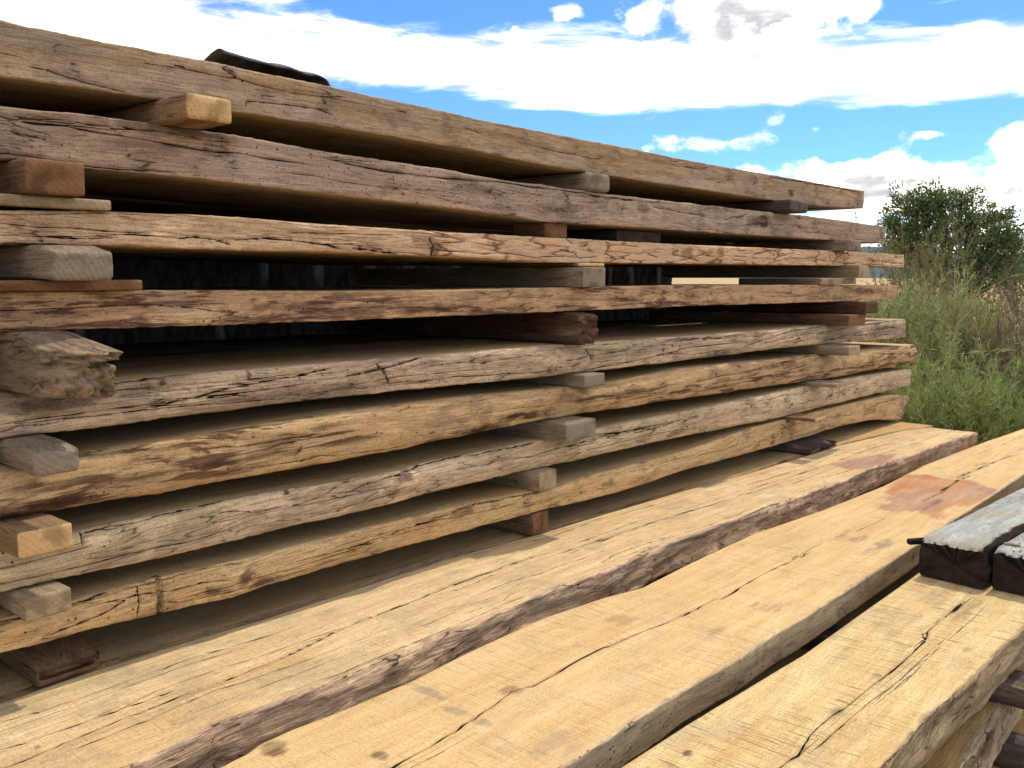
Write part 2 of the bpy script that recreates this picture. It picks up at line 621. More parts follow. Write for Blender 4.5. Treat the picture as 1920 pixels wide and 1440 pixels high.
    greys = np.zeros(Ug.shape)
    greys[tp] = spots(greys_t, tp)
    greys[fr] = spots(greys_f, fr)
    for (u, v, ru, hgt) in knots_f:                         # swellings round knots
        q = ((Ug[fr] - u) / ru) ** 2 + ((Vg[fr] - v) / (ru * .8)) ** 2
        Yg[fr] -= hgt * np.exp(-q * 1.5) - hgt * .8 * np.exp(-q * 12)
    red = np.zeros(Ug.shape)
    for pg in reds_t:                                       # soaked-in patch with its own outline
        pg = np.array(pg)
        u, v = Ug[tp], Vg[tp]
        ins = np.zeros(u.shape, bool)
        dmin = np.full(u.shape, 9.)
        n = len(pg)
        for i in range(n):
            a, b = pg[i], pg[(i + 1) % n]
            c = ((a[1] > v) != (b[1] > v)) & (u < (b[0] - a[0]) * (v - a[1]) / (b[1] - a[1] + 1e-12) + a[0])
            ins ^= c
            ab = b - a
            t = np.clip(((u - a[0]) * ab[0] + (v - a[1]) * ab[1]) / (ab @ ab + 1e-12), 0, 1)
            dmin = np.minimum(dmin, np.hypot(u - a[0] - t * ab[0], v - a[1] - t * ab[1]))
        sd = np.where(ins, dmin, -dmin) + .009 * fbm(u * 9 + v * 3, v * 95 - u * 5, seed, 4, .6)
        red[tp] = np.clip(.5 + sd / .022, 0, 1) * (.78 + .2 * fbm(u * 9, v * 25, seed + 2, 3))
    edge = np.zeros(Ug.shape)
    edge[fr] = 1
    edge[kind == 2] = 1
    edge[kind == 3] = 1  # underside given the darker edge brown: shade put into its colour
    # torn rim of the weathered face running a few mm over the top
    dtop = Yg[tp] - Yg[fr][-1][None]
    edge[tp] = np.clip(1.1 - dtop / (.0015 + .006 * np.abs(fbm(Ug[tp] * 17, Ug[tp] * 0, seed + 5, 3)) + wane), 0, 1)
    verts = np.stack([Ug, Yg, Zg], -1).reshape(-1, 3)
    idx = np.arange(R * N).reshape(R, N)
    nx = np.roll(idx, -1, 0)
    faces = np.stack([idx[:, :-1], idx[:, 1:], nx[:, 1:], nx[:, :-1]], -1).reshape(-1, 4)
    # outward: front rows go up with X to the right -> flip
    faces = faces[:, ::1]
    end = np.zeros(Ug.shape)
    # slow variations of tone along and round the board
    S = np.where(kind[:, None] == 0, Zg - zb[None], np.where(kind[:, None] == 1, th[None] + Yg - yf[None], Yg - yf[None] + Zg))
    cl = lambda a: np.clip(.5 + .30 * a, 0, 1)
    slow = dict(nb=cl(fbm(Ug * 1.6, S * 9, seed + 301, 4)), ng=cl(fbm(Ug * 2.6, S * 15, seed + 302, 5, .6)),
                ns=cl(fbm(Ug * 1.1, S * 8, seed + 303, 3)), ni=cl(fbm(Ug * 11, S * 17, seed + 304, 5, .62)))
    bk = np.ones(Ug.shape) if bark_from is None else np.clip(.5 + (Ug - bark_from + .02 * fbm(S * 60, Ug * 0, seed, 2)) / .02, 0, 1)
    if bark_from is not None:                               # bark still clinging to this part of the face: flaky, uneven
        flake = np.clip(fbm(Ug[fr] * 16, Vg[fr] * 50, seed + 55, 4, .55) * 2.2, -1, 1)
        Yg[fr] -= bk[fr] * (.003 + .0035 * flake)
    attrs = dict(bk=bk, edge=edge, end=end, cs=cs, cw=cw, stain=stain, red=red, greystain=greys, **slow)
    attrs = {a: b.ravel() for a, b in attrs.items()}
    # end caps as concentric rings
    capv, capf, base = [], [], len(verts)
    caps_n = 0
    for side, c in ((0, 0), (1, N - 1)):
        ring = np.stack([Ug[:, c], Yg[:, c], Zg[:, c]], -1)
        cen = ring.mean(0)
        cen[2] = (zt[c] + zb[c]) / 2
        b0 = base + caps_n
        capv.append(ring)
        capv.append(np.array([cen]))
        caps_n += R + 1
        for i in range(R):
            j = (i + 1) % R
            t = (b0 + i, b0 + j, b0 + R)
            capf.append(t if side == 0 else t[::-1])
    verts = np.vstack([verts] + capv)
    org = (X[0], float(yf[0]), float(zb[0]))
    v2 = verts - np.array(org)
    me = bpy.data.meshes.new(name)
    allf = [tuple(q) for q in faces.tolist()] + capf
    me.from_pydata(v2.tolist(), [], allf)
    me.update()
    me.polygons.foreach_set('use_smooth', [True] * len(faces) + [False] * len(capf))
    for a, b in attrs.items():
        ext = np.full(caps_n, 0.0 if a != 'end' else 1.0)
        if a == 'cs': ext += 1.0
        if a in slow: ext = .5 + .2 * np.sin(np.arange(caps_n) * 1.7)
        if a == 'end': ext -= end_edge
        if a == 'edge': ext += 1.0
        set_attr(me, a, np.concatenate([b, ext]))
    me.materials.append(mat)
    o = bpy.data.objects.new(name, me)
    o.location = org
    COL.objects.link(o)
    return o


def px_cols(x0, x1, n, yfun, xa, xb, extra):
    """column positions: even in the picture's detail, then coarser where the board runs on unseen"""
    xs = np.linspace(x0, x1, n)
    X = np.array([yfun(x) for x in xs])
    left = np.linspace(xa, X[0], extra + 1)[:-1] if xa < X[0] - 1e-3 else np.array([])
    right = np.linspace(X[-1], xb, extra + 1)[1:] if xb > X[-1] + 1e-3 else np.array([])
    return np.concatenate([left, X, right])


# ------------------------------------------------------------------ the ground and far setting
def ground():
    m = bpy.data.materials.new('dry_field')
    m.use_nodes = True
    T = NT(m.node_tree)
    b = T.n['Principled BSDF']
    tc = T.node('ShaderNodeTexCoord')
    P = tc.outputs['Object']
    n1 = T.noise(P, .06, 6, .6, .3)
    n2 = T.noise(P, 1.1, 7, .65, .2)
    n3 = T.noise(P, 30.0, 4, .6)
    c = T.mix(T.step(n1, .35, .65), lin(192, 160, 104), lin(170, 140, 88))
    c = T.mix(T.math('MULTIPLY', T.step(n2, .45, .7), .5), c, lin(126, 110, 70))
    c = T.mix(T.math('MULTIPLY', T.step(n3, .5, .75), .4), c, lin(110, 92, 62))
    yard = T.math('ADD', T.vmath('LENGTH', T.vmath('SUBTRACT', P, (2.0, 0.5, 0.0))), T.math('MULTIPLY', n2, 2.5))
    bounce_cut_soil = T.mix(T.step(n3, .4, .65), lin(74, 60, 48), lin(100, 82, 62))  # dark soil added round the stack to cut bounce light on plank undersides
    c = T.mix(T.step(yard, 5.5, 8.5, 1.0, 0.0), c, bounce_cut_soil)
    T.l.new(c, b.inputs['Base Color'])
    b.inputs['Roughness'].default_value = .95
    bp = T.node('ShaderNodeBump')
    bp.inputs['Strength'].default_value = .6
    bp.inputs['Distance'].default_value = .05
    T.l.new(n3, bp.inputs['Height'])
    T.l.new(bp.outputs[0], b.inputs['Normal'])
    n = 90
    s = np.concatenate([-np.geomspace(9000, .5, n), [0], np.geomspace(.5, 9000, n)])
    gx, gy = np.meshgrid(s, s)
    rad = np.hypot(gx, gy)
    gz = .03 * fbm(gx * .9, gy * .9, 3, 3) * np.clip(rad / 8, 0, 1) + .12 * fbm(gx * .06, gy * .06, 5, 3) * np.clip((rad - 9) / 30, 0, 1)
    near = (np.abs(gx - 2.5) < 4.2) & (np.abs(gy - 1.4) < 2)
    gz = np.where(near, np.minimum(gz, 0.0), gz)
    v = np.stack([gx, gy, gz], -1).reshape(-1, 3)
    k = len(s)
    i = np.arange(k * k).reshape(k, k)
    f = np.stack([i[:-1, :-1], i[:-1, 1:], i[1:, 1:], i[1:, :-1]], -1).reshape(-1, 4)
    o = mesh_obj('ground', v, f, m)
    tag(o, kind='structure')


ground()


def hills():
    m = flat_mat('haze_blue_hills', (62, 72, 84), (76, 84, 94), .004, .95, .2, 1.0)  # bluish haze of distance painted into the hill colour
    az = np.linspace(math.radians(-40), math.radians(150), 240)
    prof = []
    for a in az:
        rel = a - YAW
        h = 60 + 34 * fbm(np.array([a * 7.0]), np.array([0.5]), 8, 5)[0] + 60 * math.exp(-((math.degrees(rel) + 5) / 14) ** 2)
        prof.append(max(20, h))
    prof = np.array(prof)
    rows = []
    for j, (dist, fr) in enumerate([(2200, -.05), (2350, .3), (2550, .62), (2800, .88), (3100, 1.0), (3600, .8), (4200, -.05)]):
        jit = fbm(az * 30, az * 0 + j, 11 + j, 3)
        rows.append(np.stack([np.cos(az) * dist, np.sin(az) * dist, prof * fr + 9 * jit * (0 < j < 6)], -1))
    v = np.array(rows)
    R, N = v.shape[:2]
    i = np.arange(R * N).reshape(R, N)
    f = np.stack([i[:-1, :-1], i[:-1, 1:], i[1:, 1:], i[1:, :-1]], -1).reshape(-1, 4)
    o = mesh_obj('hills', v.reshape(-1, 3), f, m)
    tag(o, kind='structure')


hills()

# ------------------------------------------------------------------ the tall stack: eight front boards
WD = 0.50
SPEC = {
    1: dict(top=[(0, 36), (120, 61), (213, 80), (410, 117), (640, 166), (840, 210), (963, 237), (1280, 298), (1470, 332), (1617, 358)],
            bot=[(0, 141), (140, 160), (280, 181), (437, 207), (640, 240), (840, 272), (1033, 312), (1280, 350), (1447, 374), (1540, 387), (1617, 391)],
            xe=1620, mat=dict(edge=((190, 164, 134), (164, 140, 110)), grey=((176, 160, 130), .4), streak=((92, 66, 50), .1), check=.05, bump=.5),
            cracks=[([(465, 203), (466, 189), (540, 195), (605, 205), (632, 219)], 1.7), ([(420, 126), (440, 138), (461, 153)], 1.6), ([(1440, 331), (1520, 343), (1560, 351), (1612, 361)], 1.8),
                    ([(870, 238), (905, 250)], 1.0), ([(330, 121), (350, 124)], 1.2), ([(316, 128), (332, 131)], 1.2), ([(1110, 333), (1140, 318)], .9), ([(493, 178), (520, 181)], 1.2), ([(1255, 302), (1275, 303)], 1.)],
            stains=[(737, 222, .03, .02, .35), (840, 235, .018, .04, .3), (1010, 275, .05, .03, .25), (500, 180, .02, .015, .35), (1485, 360, .04, .015, .9), (1150, 292, .05, .025, .3)],
            greys=[(60, 75, .10, .05, .3)], auto=9, r=.002),
    2: dict(top=[(0, 197), (143, 213), (277, 230), (427, 251), (640, 288), (840, 318), (940, 337), (1140, 364), (1280, 380), (1510, 404), (1657, 425)],
            bot=[(0, 298), (47, 301), (160, 313), (400, 337), (640, 366), (840, 389), (1023, 415), (1280, 432), (1560, 450), (1655, 456)],
            xe=1656, mat=dict(edge=((192, 166, 138), (164, 140, 116)), grey=((182, 168, 150), .45), streak=((80, 58, 58), .35), worm=.55, check=.25),
            cracks=[([(0, 217), (120, 236), (240, 256), (400, 284), (500, 297), (590, 308)], 1.9), ([(600, 292), (660, 308), (720, 320), (830, 334), (940, 341), (1000, 352), (1080, 361), (1190, 377)], 1.9),
                    ([(1220, 386), (1280, 398), (1330, 406)], 1.4), ([(20, 245), (90, 262)], 1.2), ([(620, 292), (640, 297), (700, 303)], 1.)],
            stains=[(340, 240, .10, .018, .7), (330, 278, .12, .015, .45), (860, 345, .12, .02, .4), (1060, 395, .14, .022, .5), (1205, 395, .03, .04, .55), (1430, 415, .13, .022, .95), (1500, 426, .07, .014, .4), (40, 285, .05, .02, .5)],
            greys=[], auto=18, r=.003),
    3: dict(top=[(0, 394), (213, 397), (400, 405), (640, 423), (840, 435), (1023, 445), (1160, 452), (1280, 458), (1580, 471), (1635, 474), (1697, 478)],
            bot=[(0, 457), (213, 462), (640, 474), (840, 482), (1023, 492), (1133, 493), (1280, 494), (1633, 499), (1692, 501)],
            xe=1695, mat=dict(edge=((222, 188, 146), (202, 162, 122)), grey=((204, 188, 158), .3), streak=((104, 72, 54), .15), check=.2, bark=.8),
            cracks=[([(0, 418), (130, 427), (190, 433), (250, 437), (285, 438)], 1.5), ([(330, 447), (365, 444), (400, 449), (432, 459)], 1.7), ([(436, 451), (490, 446), (560, 453), (610, 460), (640, 468)], 1.8),
                    ([(0, 455), (100, 458), (200, 461)], 1.2), ([(655, 466), (740, 476)], 2.0), ([(803, 445), (812, 462), (806, 480)], 2.5), ([(1050, 468), (1080, 474), (1092, 487)], 1.6)],
            stains=[(815, 470, .02, .015, .7), (1290, 475, .05, .02, .6), (920, 455, .015, .012, .45), (1350, 470, .03, .02, .4)], greys=[], auto=12, r=.004),
    4: dict(top=[(0, 547), (267, 545), (640, 546), (873, 543), (1007, 540), (1280, 535), (1530, 534), (1687, 535)],
            bot=[(0, 622), (283, 612), (640, 601), (960, 588), (1280, 574), (1530, 567), (1680, 561)],
            xe=1684, mat=dict(edge=((208, 170, 126), (182, 140, 102)), grey=((196, 174, 144), .3), streak=((74, 44, 40), .75), check=.25, worm=.12),
            cracks=[([(1550, 528), (1580, 536), (1606, 545)], 1.6), ([(880, 583), (960, 578), (985, 572)], 1.3)],
            stains=[(262, 595, .022, .02, .95), (720, 580, .25, .018, .75), (560, 578, .14, .014, .55), (190, 551, .04, .012, .7), (6, 573, .02, .025, .85), (1630, 545, .25, .018, .75), (60, 592, .1, .012, .4), (1180, 560, .1, .008, .5)],
            greys=[(340, 567, .045, .03, .55), (1545, 548, .05, .02, .8), (880, 560, .04, .02, .4)], auto=16, r=.003, knots=[(1543, 549, .05, .012)]),
    5: dict(top=[(0, 745), (90, 731), (190, 718), (323, 705), (640, 679), (840, 663), (960, 653), (1120, 641), (1280, 631), (1480, 616), (1625, 604), (1703, 598)],
            bot=[(0, 823), (180, 803), (400, 774), (640, 744), (840, 723), (1040, 705), (1280, 677), (1480, 651), (1700, 633)],
            xe=1702, mat=dict(edge=((178, 156, 124), (150, 130, 104)), grey=((200, 190, 174), .9), streak=((84, 72, 68), .35), check=.6, worm=.25),
            cracks=[([(0, 746), (70, 729), (190, 722), (330, 704), (395, 697)], 1.6), ([(270, 766), (350, 748), (430, 728), (560, 704), (620, 690)], 1.9), ([(645, 706), (720, 690), (790, 671)], 1.9), ([(703, 682), (720, 702), (731, 722)], 2.2),
                    ([(1040, 704), (1120, 690), (1200, 675), (1290, 652), (1400, 640)], 1.6), ([(1380, 655), (1480, 622), (1560, 609)], 1.3), ([(1095, 655), (1108, 676)], 2.2), ([(1168, 655), (1176, 675)], 1.6), ([(1530, 625), (1600, 612), (1690, 600)], 1.5), ([(1540, 640), (1620, 622), (1680, 612)], 1.2)],
            stains=[(90, 757, .09, .022, .7), (1030, 657, .05, .018, .5), (700, 700, .1, .012, .35), (280, 790, .12, .014, .35), (480, 748, .25, .014, .4)], greys=[], auto=30, r=.005, bulge=.006, knots=[(1060, 670, .06, .008)]),
    6: dict(top=[(0, 878), (150, 853), (333, 822), (640, 772), (840, 747), (1023, 730), (1133, 719), (1280, 690), (1513, 667), (1727, 645)],
            bot=[(0, 977), (180, 948), (375, 911), (640, 865), (840, 823), (1007, 790), (1280, 749), (1560, 708), (1716, 681)],
            xe=1722, mat=dict(edge=((208, 174, 126), (184, 146, 102)), grey=((196, 178, 148), .35), streak=((70, 44, 32), .8), check=.3, worm=.15),
            cracks=[([(1280, 720), (1400, 695), (1500, 672), (1545, 664)], 1.4), ([(1600, 690), (1690, 664)], 1.2)],
            stains=[(905, 805, .12, .010, 1.), (980, 778, .10, .011, 1.), (1050, 745, .05, .02, .45), (1180, 735, .25, .012, .6), (1440, 690, .3, .008, .7), (60, 952, .12, .010, .9), (20, 915, .06, .008, .8), (420, 862, .16, .006, .9), (300, 885, .14, .006, .7), (500, 830, .12, .006, .5), (860, 760, .1, .006, .5)],
            greys=[(1550, 673, .06, .02, .3), (820, 790, .05, .03, .35)], auto=22, r=.012, bulge=.012),
    7: dict(top=[(0, 1030), (139, 998), (375, 947), (640, 902), (740, 883), (800, 869), (973, 834), (1073, 814), (1280, 772), (1480, 730), (1587, 710), (1718, 690)],
            bot=[(0, 1110), (300, 1046), (640, 965), (840, 917), (1023, 877), (1280, 820), (1427, 790), (1713, 722)],
            xe=1716, mat=dict(edge=((214, 190, 148), (188, 162, 122)), grey=((212, 202, 182), .8), streak=((104, 84, 64), .15), check=.75, worm=.2),
            cracks=[([(150, 1000), (200, 988), (300, 966), (420, 940)], 1.3), ([(640, 925), (690, 905), (790, 872), (870, 856)], 1.5), ([(870, 857), (970, 838), (1010, 830)], 1.4), ([(148, 996), (149, 1022)], 1.3), ([(1100, 800), (1160, 790), (1230, 770)], 1.2), ([(1180, 813), (1240, 800), (1280, 785)], 1.)],
            stains=[(752, 890, .03, .025, .7), (1440, 788, .02, .012, .9), (1270, 812, .06, .012, .55), (1390, 775, .05, .02, .3), (745, 915, .05, .012, .6)], greys=[(430, 990, .3, .03, .35)], auto=30, r=.006, bulge=.008, knots=[(750, 893, .06, .016)]),
    8: dict(top=[(0, 1159), (90, 1140), (255, 1093), (480, 1042), (640, 1002), (827, 956), (1015, 916), (1280, 846), (1413, 800), (1533, 772), (1667, 741), (1700, 740), (1733, 757)],
            bot=[(0, 1224), (28, 1219), (259, 1159), (400, 1128), (640, 1058), (1000, 962), (1165, 922), (1280, 882), (1513, 820), (1580, 799), (1640, 787), (1700, 786), (1733, 765)],
            xe=1733, mat=dict(edge=((216, 182, 130), (192, 152, 104)), grey=((196, 178, 146), .3), streak=((104, 72, 50), .25), check=.4, worm=.25),
            cracks=[([(640, 1032), (700, 1012), (760, 990), (850, 962)], 1.5), ([(90, 1190), (190, 1150), (255, 1112)], 1.5), ([(20, 1164), (90, 1146), (200, 1110)], 1.3), ([(880, 950), (1000, 925), (1060, 905)], 1.4), ([(255, 1097), (258, 1128), (256, 1156)], 1.6), ([(1640, 745), (1640, 772)], 1.4), ([(1642, 757), (1690, 747)], 1.2)],
            stains=[(405, 1108, .03, .014, .95), (452, 1084, .018, .022, .9), (490, 1092, .05, .010, .9), (862, 965, .05, .022, .75), (1140, 905, .035, .016, .8), (1445, 825, .022, .022, .9), (1030, 942, .012, .012, .9), (296, 1120, .008, .03, .5)], greys=[(1710, 762, .2, .05, .85)], auto=22, r=.004, bulge=.006, knots=[(1447, 826, .05, .012), (440, 1095, .05, .012)]),
}
LAB = {
    1: 'topmost grey-brown front plank of the tall stack, black sheet lying on it',
    2: 'wormholed grey-brown front plank directly beneath the topmost one, long crack along it',
    3: 'front plank third from the top, smooth cream left half and flaky pinkish right half',
    4: 'orange-brown front plank fourth from the top with dark purple streaks',
    5: 'strongly greyed and cracked front plank fifth from the top of the tall stack',
    6: 'orange-tan rounded front plank sixth from the top with long dark bark scars',
    7: 'pale grey finely checked front plank, second from the bottom of the tall stack',
    8: 'lowest front plank of the tall stack, cream with knots and a rounded far end',
}
for i, s in SPEC.items():
    tp = np.array([on_y(x, y, D) for x, y in s['top']])
    bt = np.array([on_y(x, y, D) for x, y in s['bot']])
    xe = min(tp[-1, 0], 99)
    x_left = -0.35 + 0.12 * math.sin(i * 2.1)
    X = px_cols(0, s['xe'], 780, lambda x: on_y(x, 520, D)[0], x_left, 0, 40)
    # keep the far end where the top edge ends
    X = X[X < xe + .02]
    dzt = (tp[-1, 2] - tp[0, 2]) / (tp[-1, 0] - tp[0, 0])
    zt = np.interp(X, tp[:, 0], tp[:, 2])
    zb = np.interp(X, bt[:, 0], bt[:, 2])
    zt = zt + np.where(X < tp[0, 0], (X - tp[0, 0]) * dzt, 0)
    zb = zb + np.where(X < bt[0, 0], (X - bt[0, 0]) * dzt, 0)
    ker = np.hanning(13)
    ker /= ker.sum()

    def sm(a):
        return np.convolve(np.pad(a, 6, 'edge'), ker, 'valid')
    zt, zb = sm(zt), sm(zb)
    # the face wanders in and out along the length like a sawn live edge
    yf = D + .006 * fbm(X * .9, X * 0 + i, i * 5 + 1, 3)
    tilt = np.zeros(len(X))
    if i == 8:
        q = np.clip((X - (xe - .42)) / .42, 0, 1)
        tilt = .09 * q
        yf = yf + .16 * (1 - np.sqrt(np.maximum(1 - q * q, 0)))
    PROFILE[i] = (X, zt, zb, yf)
    m = wood_mat('plank_wood_%d' % i, off=(i * 3.7, i * 1.3, i * 2.9), **s['mat'])

    def fr(p):
        q = on_y(p[0], p[1], D)
        return (q[0], q[2])
    s_ = dict(cracks_f=[([fr(p) for p in c], w * .001) for c, w in s['cracks']],
              stains_f=[(*fr((x, y)), a, b, c) for x, y, a, b, c in s['stains']],
              greys_f=[(*fr((x, y)), a, b, c) for x, y, a, b, c in s['greys']],
              knots_f=[(*fr((x, y)), a, b) for x, y, a, b in s.get('knots', [])])
    notch = []
    if i == 8:
        notch = [(on_y(292, 1120, D)[0], on_y(303, 1120, D)[0], .012), (on_y(24, 1190, D)[0], on_y(29, 1190, D)[0], .02)]
    o = make_board('wood_plank', X, yf, yf + WD, zt, zb, m, nf=28, nt=20, r=s['r'], bulge=s.get('bulge', 0), tilt=tilt,
                   amp_f=.0024 if i in (3, 5, 6, 7) else .0014, seed=i * 11, auto=s['auto'], notches=notch,
                   bark_from=on_y(808, 460, D)[0] if i == 3 else None, **s_)
    tag(o, LAB[i], 'plank', 'planks of the tall stack')

# boards of the second row, behind the front ones
BM = [wood_mat('rear_board_wood_%d' % k, edge=e, grey=g, streak=((80, 56, 44), .3), check=.3, off=(k * 9.1, 3, k))
      for k, (e, g) in enumerate([(((168, 134, 96), (140, 108, 76)), ((150, 138, 120), .3)), (((184, 150, 108), (150, 118, 82)), ((160, 150, 132), .2))])]
ORD = ['topmost', 'second', 'third', 'fourth', 'fifth', 'sixth', 'seventh', 'eighth']
for i in range(1, 9):
    X0, zt0, zb0, yf0 = PROFILE[i]
    far = {1: 4.35, 2: 4.7, 3: 5.12, 4: 4.95, 5: 5.0, 6: 5.35, 7: 5.45, 8: 4.8}[i]
    X = np.linspace(-.3, far, 90)
    a = np.polyfit(X0, zt0, 1)
    b = np.polyfit(X0, zb0, 1)
    zt, zb = np.polyval(a, X) - .004, np.polyval(b, X) + .001
    if i == 3:                                             # its far end shows beyond the front plank
        zt, zb = np.interp(X, X0, zt0), np.interp(X, X0, zb0)
    yr = D + WD + .03 + .01 * fbm(X, X * 0 + i, 60 + i, 3)
    o = make_board('wood_plank', X, yr, yr + .48, zt, zb, BM[i % 2], nf=8, nt=5, nb=4, seed=200 + i)
    tag(o, 'rear-row board lying behind the %s front plank of the tall stack' % ORD[i - 1], 'plank', 'planks of the tall stack')

# ------------------------------------------------------------------ spacer blocks (stickers)
def lattice_box(nx, ny, nz):
    idx, vs, fs = {}, [], []

    def vid(a, b, c):
        if (a, b, c) not in idx:
            idx[(a, b, c)] = len(vs)
            vs.append((a, b, c))
        return idx[(a, b, c)]
    for k in (0, nz):
        for a in range(nx):
            for b in range(ny):
                q = [vid(a, b, k), vid(a + 1, b, k), vid(a + 1, b + 1, k), vid(a, b + 1, k)]
                fs.append(q if k else q[::-1])
    for k in (0, ny):
        for a in range(nx):
            for c in range(nz):
                q = [vid(a, k, c), vid(a + 1, k, c), vid(a + 1, k, c + 1), vid(a, k, c + 1)]
                fs.append(q[::-1] if k else q)
    for k in (0, nx):
        for b in range(ny):
            for c in range(nz):
                q = [vid(k, b, c), vid(k, b + 1, c), vid(k, b + 1, c + 1), vid(k, b, c + 1)]
                fs.append(q if k else q[::-1])
    return vs, fs


def block(name, x0, x1, y0, y1, z0, z1, mat, r=.006, amp=.0015, seed=0, n=(10, 26, 8), warp=None, axis='Y', end_edge=.0, freq=14):
    """a rough-sawn piece with rounded arrises; grain runs along `axis`"""
    nx, ny, nz = n
    vs, fs = lattice_box(nx, ny, nz)
    h = np.array([(x1 - x0) / 2, (y1 - y0) / 2, (z1 - z0) / 2])
    r = min(r, h.min() * .9)
    cen = np.array([(x0 + x1) / 2, (y0 + y1) / 2, (z0 + z1) / 2])

    def coords(k, hh):
        t = np.linspace(-1, 1, k + 1)
        if k >= 4:
            a = 1 - r / hh * .85
            t = np.concatenate([[-1, -max(a, .3)], np.linspace(-max(a, .3), max(a, .3), k - 1)[1:-1], [max(a, .3), 1]])
        return t * hh
    cx, cy, cz = coords(nx, h[0]), coords(ny, h[1]), coords(nz, h[2])
    out, endv = [], []
    for (a, b, c) in vs:
        p = np.array([cx[a], cy[b], cz[c]])
        inn = np.clip(p, -h + r, h - r)
        d = p - inn
        L = np.linalg.norm(d)
        if L > 1e-9:
            p = inn + d / L * min(r, L) if L > r else p
        nrm = d / L if L > 1e-9 else np.zeros(3)
        q = Vector((p[0] * freq + seed * 3.1, p[1] * freq + seed, p[2] * freq))
        nv = mnoise.fractal(q, 1.0, 2.0, 4)
        fade = 1.0 if abs(nrm[2]) < .9 else .12
        p = p + nrm * (nv * amp * fade)
        if warp is not None:
            p = np.array(warp(p[0] / h[0], p[1] / h[1], p[2] / h[2], p, h))
        out.append(p)
        k = {'Y': (b in (0, ny)), 'X': (a in (0, nx))}[axis]
        endv.append(1.0 if k else 0.0)
    base = np.array([0, 0, -h[2]])
    me = bpy.data.meshes.new(name)
    me.from_pydata([tuple(p - base) for p in out], [], fs)
    me.update()
    me.polygons.foreach_set('use_smooth', [True] * len(fs))
    ev = np.array(endv)
    set_attr(me, 'end', ev * (1 - end_edge))
    set_attr(me, 'edge', np.ones(len(out)))
    set_attr(me, 'cs', np.ones(len(out)))
    for an, sc_, so in (('nb', 6, 1), ('ng', 11, 2), ('ns', 7, 3), ('ni', 30, 4)):
        gx, gy = (1, .3) if axis == 'Y' else (.3, 1)
        set_attr(me, an, [min(1, max(0, .5 + .3 * mnoise.fractal(Vector((p[0] * sc_ * gx + seed, p[1] * sc_ * gy + so * 9, p[2] * sc_)), 1.0, 2.0, 4))) for p in out])
    me.materials.append(mat)
    o = bpy.data.objects.new(name, me)
    o.location = cen + base
    COL.objects.link(o)
    return o


def sm_mat(name, e, endc, grey=0.3, streak=.2, off=0, check=.3, bump=.6):
    return wood_mat(name, edge=e, grey=((150, 142, 130), grey), streak=((66, 48, 40), streak), check=check, axis='Y', endc=endc, off=(off, off * .7, off * .3), bump=bump)


MG = sm_mat('spacer_grey', ((158, 142, 118), (126, 110, 88)), ((152, 136, 112), (108, 94, 76)), .5, .2, 2, .5)
MGB = sm_mat('spacer_stub', ((158, 136, 110), (118, 98, 76)), ((176, 148, 112), (112, 88, 64)), .4, .5, 3, .7)
MO = sm_mat('spacer_orange', ((160, 128, 92), (130, 100, 70)), ((214, 174, 120), (190, 146, 94)), .2, .1, 5, .4)
MB = sm_mat('spacer_brown', ((132, 100, 74), (104, 78, 58)), ((140, 100, 68), (104, 72, 50)), .15, .3, 8)
MR = sm_mat('spacer_redbrown', ((108, 78, 58), (74, 54, 42)), ((114, 80, 58), (72, 50, 38)), .05, .7, 11, .5)
MD = sm_mat('spacer_dark', ((98, 82, 74), (72, 60, 54)), ((112, 96, 84), (84, 70, 60)), .3, .3, 14)
MP = sm_mat('spacer_pale', ((176, 154, 122), (146, 124, 96)), ((178, 154, 120), (150, 124, 92)), .3, .1, 17)


def gap(layer, x):
    """free height between front plank `layer` and the one beneath, at X = x"""
    Xa, _, zb, _ = PROFILE[layer]
    up = float(np.interp(x, Xa, zb))
    if layer < 8:
        Xb, zt, _, _ = PROFILE[layer + 1]
        return float(np.interp(x, Xb, zt)), up
    return low_top(x), up


def low_top(x, row='A'):
    return LZ0 + LSL * x


LZ0, LSL = .747, -.0173


def sticker(layer, xl, xr, pxy, p, mat, label, f0=0.0, f1=1.0, depth=1.05, name='spacer_block', cat='wood block', **kw):
    yfront = D - p
    a = on_y(xl, pxy, yfront)[0]
    b = on_y(xr, pxy, yfront)[0]
    lo1, up1 = gap(layer, a)
    lo2, up2 = gap(layer, b)
    lo, up = max(lo1, lo2), min(up1, up2)
    z0, z1 = lo + (up - lo) * f0, lo + (up - lo) * f1
    if f0 > 0: z0 += .0006
    o = block(name, a, b, yfront, yfront + depth, z0 + .0003, z1 - .0003, mat, **kw)
    tag(o, label, cat, 'spacer blocks between the planks')
    return o


